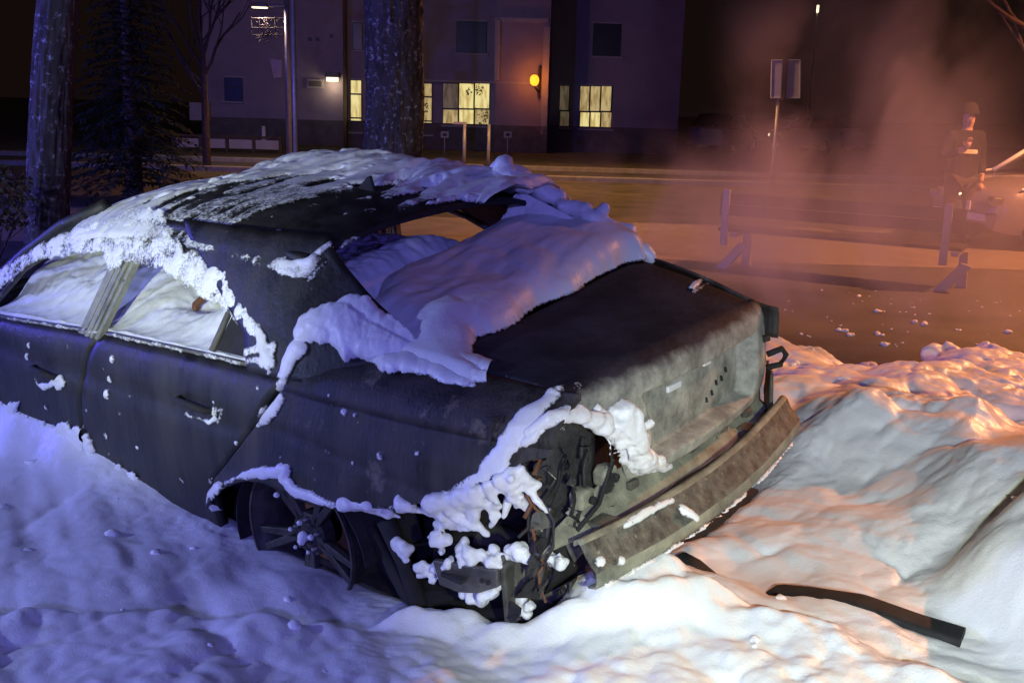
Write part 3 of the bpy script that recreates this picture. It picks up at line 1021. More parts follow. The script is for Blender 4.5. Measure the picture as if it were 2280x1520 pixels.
# plants standing on the sills, dark against the light
for (f, u, v, s, n) in ((w3, 1075, 262, 20, 46), (w3, 1044, 205, 9, 18), (w3, 1068, 200, 13, 26), (w2, 947, 240, 11, 30)):
    m = MB()
    rnd = random.Random(int(u))
    for k in range(n):
        a = rnd.uniform(0, 6.28); r = s * math.sqrt(rnd.random())
        x, z = wall_pt(u + r * math.cos(a) * .7, v + r * math.sin(a), DB - .08)
        q = rnd.uniform(.02, .055); w = rnd.uniform(0, 6.28)
        m.add([(x + q * math.cos(w), DB - .08, z + q * math.sin(w)), (x - q * .4 * math.sin(w), DB - .075, z + q * .4 * math.cos(w)), (x - q * math.cos(w), DB - .07, z - q * math.sin(w)), (x + q * .4 * math.sin(w), DB - .075, z - q * .4 * math.cos(w))], [(0, 1, 2, 3)])
    m.build('window_plant', 'needles', f)
wbox('downpipe', 1101, 44, 1113, 181, DC_, .12, 'wall_trim', bld, push=.14, bevel=.03)
wbox('cornice', 1101, 41, 1221, 49, DC_, .10, 'wall_trim', bld, push=.08)
wbox('corner_trim', 1207, 60, 1221, 300, DC_, .10, 'wall_trim', bld, push=.06)
wbox('string_course', 905, 181, 1221, 184, DC_, .04, 'wall_trim', bld, push=.02)
nb = wbox('name_plate', 684, 177, 721, 197, DA, .05, 'wall_trim', bld, push=.06)
wbox('plate_face', 688, 181, 717, 193, DA, .02, 'plinth', nb, push=.075)
wbox('meter_cabinet', 428, 229, 470, 268, DA, .35, 'wall_trim', bld, push=.30)
for u, v in ((690, 88), (707, 88), (738, 81)):
    wbox('vent', u - 4, v - 4, u + 4, v + 4, DA, .03, 'window_frame', bld, push=.03)
bl = wbox('bulkhead_lamp', 727, 162, 757, 173, DA, .30, 'window_frame', bld, push=.30)
wbox('lamp_glass', 730, 173, 754, 182, DA, .20, 'lamp_white', bl, push=.26)
x, z = wall_pt(1190, 179, DC_ - .35)
gl = MB().lathe([(.001, -.18), (.08, -.165), (.135, -.10), (.155, 0), (.135, .10), (.08, .165), (.001, .18)], (x, DC_ - .35, z), axis='z', n=20).build('globe_lamp', 'lamp_warm', bld, smooth=True)
x2 = wall_pt(1201, 179, DC_)[0]
m = MB()
m.tube([(x2, DC_ - .05, z + .45), (x2, DC_ - .05, z - .55)], .05, n=8)
m.tube([(x2, DC_ - .05, z - .40), (x + .02, DC_ - .35, z - .22)], .03, n=6)
m.build('lamp_bracket', 'window_frame', gl)
p = Vector(spot(x, DC_ - .42, z))
lamp('globe_lamp_light', 'POINT', p, 75, (1.0, .26, .04), size=.2)
xq, zq = wall_pt(742, 186, DA - .25)
lamp('bulkhead_lamp_light', 'POINT', Vector(spot(xq, DA - .35, zq - .1)), 10, (1.0, .8, .5), size=.1)


def pole(name, u, v0, vb, D, r, m, label, cat, lean=0.0):
    """upright post standing at distance D under photo column u"""
    b0 = wall_pt(u, (max(v0, 0) + min(vb, 400)) / 2, D)
    e = empty(name, spot(b0[0], D), (0, 0, RZ))
    tag(e, label, cat)
    zt = wall_pt(u, v0, D)[1]
    MB().tube([(0, 0, 0), (lean, 0, zt)], [r, r * .8], n=12).build('post', m, e, smooth=True)
    return e, zt


lp, zt = pole('street_lamp', 641, -110, 336, 26, .075, 'steel_post', 'pale street lamp column with a lit lantern on a side arm', 'street lamp', lean=.0)
xl = wall_pt(641, 15, 26)[0]
a0, za = wall_pt(600, 15, 26); a1 = wall_pt(562, 15, 26)[0]
MB().tube([(0, 0, za + .05), (a0 - xl, 0, za)], .03, n=8).build('arm', 'steel_post', lp, smooth=True)
ln = MB().box(((a0 + a1) / 2 - xl, 0, za + .03), (a0 - a1, .22, .10), taper=.7).build('lantern', 'steel_post', lp, bevel=.02)
MB().box(((a0 + a1) / 2 - xl, 0, za - .03), (a0 - a1 - .06, .16, .03)).build('lantern_glass', 'lamp_white', ln)
lx = (a0 + a1) / 2
lamp('lantern_light', 'SPOT', spot(lx, 26, za - .08), 280, (1.0, .66, .55), aim=spot(lx + .5, 28.5, 0), size=.1, spot=172, blend=.25)
m = MB()
for v in (41, 62, 78):
    p0 = wall_pt(563, v, 26); p1 = wall_pt(632, v, 26)
    m.tube([(p0[0] - xl, 0, p0[1]), (p1[0] - xl, 0, p1[1])], .012, n=5)
for u in (563, 580, 598, 615):
    p0 = wall_pt(u, 38, 26); p1 = wall_pt(u, 80, 26)
    m.tube([(p0[0] - xl, 0, p0[1]), (p1[0] - xl, 0, p1[1])], .010, n=5)
m.build('decoration_frame', 'soot', lp)
rnd = random.Random(3)
m = MB()
for k in range(70):
    u, v = rnd.gauss(598, 12), rnd.gauss(66, 20)
    if v > 118 or v < 38 or u > 630 or u < 563:
        continue
    p0 = wall_pt(u, v, 26); p1 = wall_pt(u + rnd.uniform(-9, 9), v + rnd.uniform(-7, 7), 26)
    m.tube([(p0[0] - xl, rnd.uniform(-.1, .1), p0[1]), (p1[0] - xl, rnd.uniform(-.1, .1), p1[1])], .008, n=4)
m.build('decoration_wire', 'soot', lp)
q = [wall_pt(*k, 26) for k in ((604, 132), (631, 134), (630, 172), (612, 174))]
MB().prism([(a - xl, .0, b) for a, b in q], (0, .02, 0)).build('banner', 'wall_trim', lp)
bp, _ = pole('signal_pole', 656, -60, 400, 15, .034, 'steel_post', 'slim bare pole beside the street lamp column, shining blue', 'pole', lean=.0)

# the traffic sign seen from behind
sg, _ = pole('road_sign', 1726, 215, 402, 24, .045, 'steel_post', 'rectangular road sign seen from its bare back, on a thin post', 'road sign')
sx = wall_pt(1726, 180, 24)[0]
q = [wall_pt(*k, 23.93) for k in ((1708, 134), (1771, 134), (1770, 218), (1706, 218))]
pa = MB().prism([(a - sx, -.07, b) for a, b in q], (0, .02, 0)).build('sign_panel', 'bench_metal', sg, bevel=.01)
q = [wall_pt(*k, 23.9) for k in ((1732, 130), (1743, 130), (1738, 222), (1728, 222))]
MB().prism([(a - sx, -.13, b) for a, b in q], (0, .05, 0)).build('sign_rail', 'window_frame', pa)
m = MB()
for u0, v0, u1, v1 in ((1708, 134, 1771, 134), (1771, 134, 1770, 218), (1770, 218, 1706, 218), (1706, 218, 1708, 134)):
    p0, p1 = wall_pt(u0, v0, 23.93), wall_pt(u1, v1, 23.93)
    m.tube([(p0[0] - sx, -.08, p0[1]), (p1[0] - sx, -.08, p1[1])], .018, n=6)
m.build('sign_rim', 'bench_metal', pa)

# posts and small plates by the lawn
for u, v0, vb, D, lab in ((1034, 272, 374, 27.5, 'grey post with a short cross bar before the lit window'), (1088, 277, 372, 27.8, 'plain grey post to the side of the lit window')):
    o, zt = pole('marker_post', u, v0, vb, D, .05, 'steel_post', lab, 'post')
    if u == 1034:
        MB().box((-.12, 0, zt - .03), (.34, .05, .06)).build('cross_bar', 'steel_post', o)
for u, lab in ((990, 'small square plate on a thin stake by the tree trunk'), (1130, 'small square plate on a thin stake under the orange wall lamp')):
    o, zt = pole('plot_sign', u, 300, 348, 33, .018, 'steel_post', lab, 'sign')
    x0, z0 = wall_pt(u - 9, 307, 33); x1, z1 = wall_pt(u + 9, 293, 33)
    pf = MB().box((0, -.03, (z0 + z1) / 2), (x1 - x0, .02, z1 - z0)).build('plate', 'wall_trim', o, bevel=.005)
    MB().box((0, -.045, (z0 + z1) / 2), (.12, .01, .08)).build('plate_mark', 'window_frame', pf)
# low fence with pale infill at the left
fe = empty('low_fence', spot(wall_pt(388, 330, 31)[0], 31), (0, 0, RZ))
tag(fe, 'low roadside fence with pale boards and dark rail left of the lamp', 'fence')
n = 5
L_ = wall_pt(625, 330, 31)[0] - wall_pt(388, 330, 31)[0]
for k in range(n):
    MB().box((k * L_ / (n - 1), 0, .28), (.09, .09, .62)).build('post', 'bark_dark', fe)
    if k < n - 1:
        MB().box(((k + .5) * L_ / (n - 1), .02, .34), (L_ / (n - 1) - .1, .03, .26)).build('board', 'wall_trim', fe)
MB().box((L_ / 2, 0, .545), (L_, .08, .07)).build('rail', 'bark_dark', fe)
b, _ = pole('bollard', 587, 281, 318, 34, .07, 'white_paint', 'short pale bollard on the grass behind the low fence', 'bollard')


# ------------------------------------------------------------------ trees
def big_trunk(name, base, r0, r1, top, h, label, seed, limbs=5):
    e = empty(name, base)
    tag(e, label, 'tree', 'old trees beside the road')
    nr, nc = 170, 96
    tt = np.linspace(0, 1, nr)[:, None]; aa = np.linspace(0, 2 * math.pi, nc, endpoint=False)[None, :]
    r = r0 + (r1 - r0) * tt + .10 * r0 * np.exp(-tt * h / .35)
    cx = top[0] * tt ** 1.3 + .05 * np.sin(tt * 5 + seed); cyy = top[1] * tt ** 1.3 + .04 * np.sin(tt * 4 + 2 + seed)
    ca, sa = np.cos(aa), np.sin(aa)
    n1 = fbm(ca * 5 + 0 * tt, sa * 5 + 0 * tt, tt * h * 2.0, o=4, s=seed)
    ridge = 1 - np.abs(fbm(ca * 7 + 0 * tt, sa * 7 + 0 * tt, tt * h * 2.6, o=3, s=seed + 5)) * 2
    r = r * (1 + .05 * n1) + .030 * ridge * (r0 / .3)
    V = np.stack([cx + r * ca, cyy + r * sa, tt * h + 0 * ca], -1).reshape(-1, 3)
    i = np.arange(nr - 1)[:, None] * nc; j = np.arange(nc)[None, :]; j2 = (j + 1) % nc
    F = np.stack([i + j, i + j2, i + nc + j2, i + nc + j], -1).reshape(-1, 4)
    link('trunk', mesh_np('trunk', V, F), 'bark', e)
    m = MB()
    rnd = random.Random(seed)
    for k in range(limbs):
        a = rnd.uniform(0, 6.28); z0 = h * rnd.uniform(.88, .99)
        twig(m, rnd, Vector((top[0] * (z0 / h) ** 1.3, top[1] * (z0 / h) ** 1.3, z0)), Vector((math.cos(a) * .8, math.sin(a) * .8, .9)).normalized(), rnd.uniform(1.8, 2.8), r1 * .4, 3)
    m.build('crown', 'bark_dark', e, smooth=True)
    return e


def twig(m, rnd, p, d, ln, r, depth, spread=.55, sag=0.0):
    pts, rad = [p.copy()], [r]
    n = 5
    q = p.copy(); dd = d.copy()
    for k in range(n):
        dd = (dd + Vector((rnd.gauss(0, .10), rnd.gauss(0, .10), rnd.gauss(0, .08) + .05 - sag))).normalized()
        q = q + dd * ln / n
        pts.append(q.copy()); rad.append(r * (1 - .62 * (k + 1) / n))
    m.tube(pts, rad, n=6 if r > .015 else 4, cap=False)
    if depth > 0:
        for k in range(rnd.choice((2, 3, 3))):
            i = rnd.randint(2, n)
            nd = (dd + Vector((rnd.gauss(0, spread), rnd.gauss(0, spread), rnd.gauss(0, spread * .6)))).normalized()
            twig(m, rnd, pts[i], nd, ln * rnd.uniform(.55, .8), rad[i] * .75, depth - 1, spread, sag)


b0 = at(102, 540)
big_trunk('tree', (b0[0], b0[1], 0), .215, .20, tuple((RH * .74)[:2]), 4.4, 'thick leaning tree trunk lit blue at the left edge', 4)
b0 = spot(wall_pt(868, 300, 17)[0], 17)
big_trunk('tree', b0, .44, .40, tuple((RH * .12)[:2]), 4.6, 'thick dark tree trunk rising behind the car roof', 9)
# young bare tree
def bare_tree(name, base, h, r, label, seed, dirs, ln, depth=4, lean=(0, 0)):
    e = empty(name, base)
    tag(e, label, 'tree')
    rnd = random.Random(seed)
    top = Vector((lean[0], lean[1], h))
    pts = [Vector((0, 0, 0)), Vector((lean[0] * .2, lean[1] * .2, h * .35)), Vector((lean[0] * .5, lean[1] * .5, h * .7)), top]
    MB().tube(pts, [r * 1.15, r, r * .85, r * .6], n=12).build('trunk', 'bark_dark', e, smooth=True)
    m = MB()
    for k, (t, a, up) in enumerate(dirs):
        i = t * (len(pts) - 1); i0 = min(int(i), len(pts) - 2)
        p = pts[i0].lerp(pts[i0 + 1], i - i0)
        d = (RH * math.cos(a) + FH * math.sin(a)) * math.cos(up) + np.array([0, 0, math.sin(up)])
        twig(m, rnd, p, Vector(d).normalized(), ln * rnd.uniform(.8, 1.15), r * .5, depth, .35)
    m.build('crown', 'bark_dark', e, smooth=True)
    return e


bare_tree('young_tree', spot(wall_pt(461, 376, 24.5)[0], 24.5), 2.6, .085, 'young bare tree with upswept branches left of the street lamp', 12,
          [(.62, 3.1, .75), (.72, 3.4, .6), (.8, .3, .9), (.85, 2.9, .95), (.9, 1.8, 1.0), (.95, 4.4, .9), (1, .2, 1.15), (1, 3.0, 1.2), (.97, 5.5, 1.0)], 1.7)
bt = spot(wall_pt(2420, 300, 15)[0], 15)
bare_tree('bare_tree', bt, 3.4, .13, 'bare tree reaching in from the right edge above the parked vehicle', 31,
          [(.55, 3.1, .35), (.66, 3.0, .6), (.72, 3.3, .15), (.78, 2.7, .8), (.86, 3.2, .5), (.9, 3.4, .9), (.96, 2.9, 1.1), (1, .4, 1.0), (1, 5.0, 1.0)], 1.5, depth=4)

# dark spruce
sp = empty('spruce_tree', spot(wall_pt(300, 430, 17)[0], 17))
tag(sp, 'dense dark spruce behind the blue-lit trunk', 'tree')
MB().tube([(0, 0, 0), (0, 0, 5.2)], [.14, .03], n=10).build('trunk', 'bark_dark', sp, smooth=True)
rng = np.random.default_rng(5)
V, F = [], []
for k in range(260):
    z = .25 + 4.7 * (k / 260) ** 1.05
    a = k * 2.399 + rng.uniform(-.2, .2)
    ln = (1 - z / 5.3) * 1.35 * rng.uniform(.75, 1.1)
    for s in np.linspace(.12, 1, max(4, int(ln * 16))):
        c = np.array([math.cos(a) * ln * s, math.sin(a) * ln * s, z - .28 * s * s * ln + .1 * s])
        for q in (-1, 1):
            b_ = a + q * rng.uniform(.6, 1.1)
            L1 = rng.uniform(.10, .22) * (1.15 - .5 * s)
            t = np.array([math.cos(b_) * L1, math.sin(b_) * L1, rng.uniform(-.10, .02)])
            w = np.array([-math.sin(b_), math.cos(b_), rng.uniform(-.4, .4)]) * .028
            i = len(V)
            V += [c - w, c + w, c + t + w * .2, c + t - w * .2]
            F.append((i, i + 1, i + 2, i + 3))
link('crown', mesh_np('crown', np.array(V), np.array(F), False), 'needles', sp)
# leafy shrub at the left edge
sh = empty('shrub', spot(wall_pt(-12, 470, 10.5)[0], 10.5))
tag(sh, 'brownish leafy shrub at the left edge beside the tree trunk', 'shrub')
m = MB(); rnd = random.Random(8)
for k in range(9):
    twig(m, rnd, Vector((0, 0, 0)), Vector((rnd.gauss(0, .35), rnd.gauss(0, .35), 1)).normalized(), .55, .010, 1)
m.build('stem', 'bark_dark', sh)
V, F = [], []
for k in range(900):
    d = rng.normal(size=3); d /= np.linalg.norm(d)
    c = d * np.array([.42, .42, .36]) * rng.uniform(.35, 1) ** .5 + np.array([0, 0, .62])
    n_ = rng.normal(size=3); n_ /= np.linalg.norm(n_); t = np.cross(n_, rng.normal(size=3)); t /= np.linalg.norm(t); w = np.cross(n_, t)
    q = rng.uniform(.022, .045); i = len(V)
    V += [c - t * q, c + w * q * .5, c + t * q, c - w * q * .5]; F.append((i, i + 1, i + 2, i + 3))
link('foliage', mesh_np('foliage', np.array(V), np.array(F), False), 'shrub_leaf', sh)

# ------------------------------------------------------------------ bench
B0, B1 = at(1604, 597), at(2092, 648)
ax = (B1 - B0); BL = float(np.linalg.norm(ax[:2])); ax /= BL
be = empty('park_bench', (B0[0], B0[1], 0), (0, 0, math.atan2(ax[1], ax[0])))
tag(be, 'long wooden park bench with pale metal legs standing in the smoke', 'bench')
for x in (0.02, BL):
    m = MB()
    m.box((x, -.02, .56), (.075, .04, .60))
    m.prism([(x - .07, -.03, 0), (x + .06, -.03, 0), (x + .27, -.03, .27), (x + .17, -.03, .30)], (0, .05, 0))
    m.box((x + .10, .20, .38), (.07, .46, .05))
    m.prism([(x + .10, .34, 0), (x + .20, .34, 0), (x + .18, .34, .37), (x + .10, .34, .37)], (0, .05, 0))
    m.build('leg', 'bench_metal', be, bevel=.006)
for k in range(4):
    MB().box((BL / 2 + .05, .05 + .115 * k, .425), (BL + .22, .10, .04)).build('seat_plank', 'bench_wood', be, bevel=.006)
for k in range(2):
    MB().box((BL / 2 + .05, .03 + .01 * k, .635 + .125 * k), (BL + .22, .035, .115), (R(-8), 0, 0)).build('back_plank', 'bench_wood', be, bevel=.006)


# ------------------------------------------------------------------ parked vehicles
def parked_car(name, base, rz, label, paint='car_paint', lights=None, scale=1.0, group=None):
    e = empty(name, base, (0, 0, rz))
    e.scale = (scale,) * 3
    tag(e, label, 'car', group)
    # local +x is forward; stations: x, half width, bottom, shoulder height
    st = [(2.05, .55, .34, .56), (2.0, .70, .26, .70), (1.8, .80, .22, .80), (1.3, .84, .20, .90), (.8, .86, .20, .95), (0, .87, .20, .97), (-.9, .87, .20, .99), (-1.6, .85, .22, 1.0), (-2.0, .80, .26, .98), (-2.15, .68, .34, .90)]
    G = []
    for x, w, zb, zt in st:
        G.append([(x, -w * .92, zb), (x, -w, zb + .15), (x, -w * 1.01, (zb + zt) / 2), (x, -w * .97, zt - .06), (x, -w * .86, zt), (x, 0, zt + .03),
                  (x, w * .86, zt), (x, w * .97, zt - .06), (x, w * 1.01, (zb + zt) / 2), (x, w, zb + .15), (x, w * .92, zb)])
    m = MB().grid(G)
    m.add(G[0], [tuple(range(11))]); m.add(G[-1], [tuple(range(11))])
    body = m.build('body', paint, e, smooth=True, auto=45)
    cs = [(.95, .70, .97), (.35, .62, 1.38), (-.3, .61, 1.46), (-1.1, .61, 1.44), (-1.75, .64, 1.02)]
    G = [[(x, -w, z), (x, -w * .55, z + .03), (x, 0, z + .04), (x, w * .55, z + .03), (x, w, z)] for x, w, z in cs]
    MB().grid(G[1:4]).build('roof', paint, e, smooth=True, solid=.03)
    MB().grid(G[0:2]).build('windscreen', 'dark_glass', e, smooth=True)
    MB().grid(G[3:5]).build('rear_window', 'dark_glass', e, smooth=True)
    for s in (-1, 1):
        MB().add([(.93, s * .80, .96), (.33, s * .64, 1.36), (-.35, s * .63, 1.42), (-.40, s * .80, .98)], [(0, 1, 2, 3)]).build('side_window', 'dark_glass', e)
        MB().add([(-.46, s * .80, .98), (-.42, s * .63, 1.42), (-1.10, s * .63, 1.41), (-1.65, s * .78, 1.0)], [(0, 1, 2, 3)]).build('side_window', 'dark_glass', e)
        MB().tube([(.97, s * .78, .96), (.35, s * .64, 1.385)], .035, n=6).build('a_pillar', 'white_paint', e, smooth=True)
        MB().tube([(-.38, s * .80, .98), (-.38, s * .63, 1.43)], .03, n=6).build('b_pillar', paint, e, smooth=True)
        MB().box((1.96, s * .58, .64), (.16, .24, .13), (0, 0, -s * .35)).build('headlight', lights or 'chrome', e, bevel=.03)
        MB().box((-2.06, s * .60, .80), (.12, .24, .13)).build('tail_light', 'rust', e, bevel=.03)
        for x in (1.32, -1.32):
            w = MB().lathe([(.001, .06), (.20, .06), (.22, .08), (.30, .08), (.325, .05), (.325, -.10), (.22, -.12), (.001, -.12)], (x, s * .78, .325), 'y', 24)
            if s < 0:
                w.v = [(a, -b - 2 * .78 * 1 + 0, c) if False else (a, -(b + .78) - .78, c) for a, b, c in w.v]
            wo_ = w.build('wheel', 'rubber', e, smooth=True, auto=40)
            MB().lathe([(.001, .0), (.19, .0), (.20, .02)], (x, s * .78 + s * .062, .325), 'y', 20).build('rim', 'steel_post', wo_, smooth=True)
    MB().box((2.05, 0, .42), (.06, 1.10, .10)).build('bumper_strip', 'white_paint', e, bevel=.02)
    MB().box((2.075, 0, .55), (.02, .50, .12)).build('number_plate', 'plate_white', e, bevel=.004)
    MB().tube([(1.75, -.78, .80), (1.3, -.80, .93), (.9, -.80, .98)], .018, n=5).build('hood_trim', 'white_paint', e)
    MB().tube([(1.75, .78, .80), (1.3, .80, .93), (.9, .80, .98)], .018, n=5).build('hood_trim', 'white_paint', e)
    return e


pv = at(2262, 548)
pc = parked_car('parked_vehicle', (pv[0] + RH[0] * 1.15 + FH[0] * .5, pv[1] + RH[1] * 1.15 + FH[1] * .5, 0), RZ + math.pi + .25, 'parked vehicle cut off by the right edge behind the standing person')
lit_mat('lamp_glint', (1.0, .9, .62), 1.6)  # headlights are off; the glow paints in their distant reflections
for u, D, rz, lab in ((1608, 41, RZ + math.pi * .5 - .5, 'distant parked car with glinting lamps left of the road sign post'),
                      (1812, 44, RZ + math.pi * .5 + .5, 'distant parked car with brightly glinting lamps right of the road sign post')):
    x, _ = wall_pt(u, 330, D)
    parked_car('parked_car', spot(x, D, .1), rz, lab, lights='lamp_glint', group='cars parked far behind')
fl, _ = pole('far_street_lamp', 1806, 20, 345, 70, .07, 'steel_post', 'far-off street lamp whose small lantern glows above the smoke', 'street lamp')
MB().box((0, -.05, _), (.12, .12, .45)).build('lantern', 'lamp_white', fl)

# ------------------------------------------------------------------ person by the vehicle
pp = at(2122, 546)
pe = empty('person', (pp[0], pp[1], 0), (0, 0, RZ))
pe.scale = (1.06, 1.06, 1.06)
tag(pe, 'person in dark jacket and tan trousers standing by the bench, one hand raised', 'person')


def skinned(name, joints, edges, m, parent, root=0, sub=2):
    me = bpy.data.meshes.new(name)
    me.from_pydata([j[0] for j in joints], edges, [])
    o = link(name, me, m, parent)
    sk = o.modifiers.new('skin', 'SKIN')
    me.skin_vertices[0].data[root].use_root = True
    for v, j in zip(me.skin_vertices[0].data, joints):
        r = j[1]
        v.radius = r if hasattr(r, '__len__') else (r, r)
    s = o.modifiers.new('sub', 'SUBSURF'); s.levels = sub; s.render_levels = sub
    for p_ in me.polygons:
        p_.use_smooth = True
    return o


J = [((0, 0, .92), (.12, .09)), ((0, 0, 1.10), (.11, .08)), ((0, -.01, 1.30), (.13, .09)), ((0, 0, 1.40), (.09, .08)), ((0, -.01, 1.47), .055),
     ((0, -.02, 1.52), (.068, .085)), ((0, -.025, 1.60), (.074, .092)), ((0, -.02, 1.67), (.05, .06)),
     ((-.17, 0, 1.37), .062), ((-.25, -.03, 1.12), .048), ((-.12, -.24, 1.20), .040), ((-.10, -.29, 1.22), .032),
     ((.17, 0, 1.37), .062), ((.23, .02, 1.10), .048), ((.22, -.07, .86), .038), ((.22, -.08, .80), .032),
     ((-.10, 0, .84), .070), ((-.11, -.02, .48), .055), ((-.12, .02, .12), .048), ((-.12, -.02, .05), (.045, .04)), ((-.13, -.14, .035), (.04, .03)),
     ((.10, 0, .84), .070), ((.13, -.03, .48), .055), ((.15, .03, .12), .048), ((.15, -.01, .05), (.045, .04)), ((.17, -.13, .035), (.04, .03))]
Ed = [(0, 1), (1, 2), (2, 3), (3, 4), (4, 5), (5, 6), (6, 7), (2, 8), (8, 9), (9, 10), (10, 11), (2, 12), (12, 13), (13, 14), (14, 15),
      (0, 16), (16, 17), (17, 18), (18, 19), (19, 20), (0, 21), (21, 22), (22, 23), (23, 24), (24, 25)]
body = skinned('body', J, Ed, 'skin', pe)
# clothing follows the body
jk = skinned('jacket', [((0, 0, .66), (.23, .18)), ((0, 0, 1.08), (.19, .145)), ((0, -.01, 1.30), (.19, .14)), ((0, 0, 1.42), (.10, .09)),
                        ((-.18, 0, 1.37), .082), ((-.25, -.03, 1.12), .064), ((-.13, -.22, 1.195), .054),
                        ((.18, 0, 1.37), .082), ((.23, .02, 1.10), .064), ((.22, -.065, .89), .052)],
             [(0, 1), (1, 2), (2, 3), (2, 4), (4, 5), (5, 6), (2, 7), (7, 8), (8, 9)], 'turnout_cloth', pe)
skinned('trousers', [((0, 0, .92), (.17, .13)), ((-.10, 0, .82), .108), ((-.11, -.02, .48), .085), ((-.12, .02, .13), .078),
                     ((.10, 0, .82), .108), ((.13, -.03, .48), .085), ((.15, .03, .13), .078)], [(0, 1), (1, 2), (2, 3), (0, 4), (4, 5), (5, 6)], 'tan_cloth', pe)
for sx in (-1, 1):
    skinned('boot', [((sx * .135, .03, .16), .062), ((sx * .135, .02, .06), (.058, .05)), ((sx * .145, -.12, .045), (.052, .04)), ((sx * .15, -.18, .04), (.04, .03))], [(0, 1), (1, 2), (2, 3)], 'soot', pe)
    x0 = .045 if sx > 0 else -.045
hd = MB().lathe([(.001, .135), (.05, .128), (.09, .09), (.103, .03), (.118, .0), (.12, -.012), (.10, -.012), (.098, .0), (.001, .0)], (0, -.015, 1.645), 'z', 20).build('helmet', 'turnout_cloth', pe, smooth=True)
m = MB()
for x0 in (-.028, .028):
    m.lathe([(.001, -.006), (.010, -.004), (.010, .004), (.001, .006)], (x0, -.112, 1.60), 'y', 8)
m.build('eyes', 'soot', pe)
MB().prism([(-.012, -.105, 1.555), (.012, -.105, 1.555), (0, -.108, 1.60)], (0, -.022, 0)).build('nose', 'skin', pe, bevel=.004)
MB().box((0, -.108, 1.53), (.045, .012, .010)).build('mouth', 'rust', pe, bevel=.003)
for (hx, hy, hz, dirv) in ((-.10, -.30, 1.225, Vector((.05, -.35, .93))), (.22, -.085, .79, Vector((0, -.15, -1)))):
    m = MB()
    dv = dirv.normalized(); side = dv.cross(Vector((0, 1, 0))).normalized()
    pc0 = Vector((hx, hy, hz))
    m.tube([pc0, pc0 + dv * .045, pc0 + dv * .085], [.026, .036, .034], n=8)
    for k, ln in enumerate((.060, .072, .066, .050)):
        s0 = pc0 + dv * .08 + side * (.024 - .016 * k)
        m.tube([s0, s0 + dv * ln * .5 + Vector((0, -.008, 0)), s0 + dv * ln * .85 + Vector((0, -.024, 0))], [.0095, .009, .007], n=6)
    s0 = pc0 + dv * .03 + side * .028
    m.tube([s0, s0 + side * .028 + dv * .025, s0 + side * .034 + dv * .052], [.011, .010, .008], n=6)
    m.build('hand', 'skin', pe, smooth=True)
for z, r in ((1.18, .185), (.30, 0)):
    if r:
        MB().lathe([(r * 1.03, -.025), (r * 1.05, 0), (r * 1.03, .025)], (0, 0, z), 'z', 24).build('reflective_band', 'reflective_tape', jk, smooth=True)
        jk.children[-1].scale = (1, .76, 1)
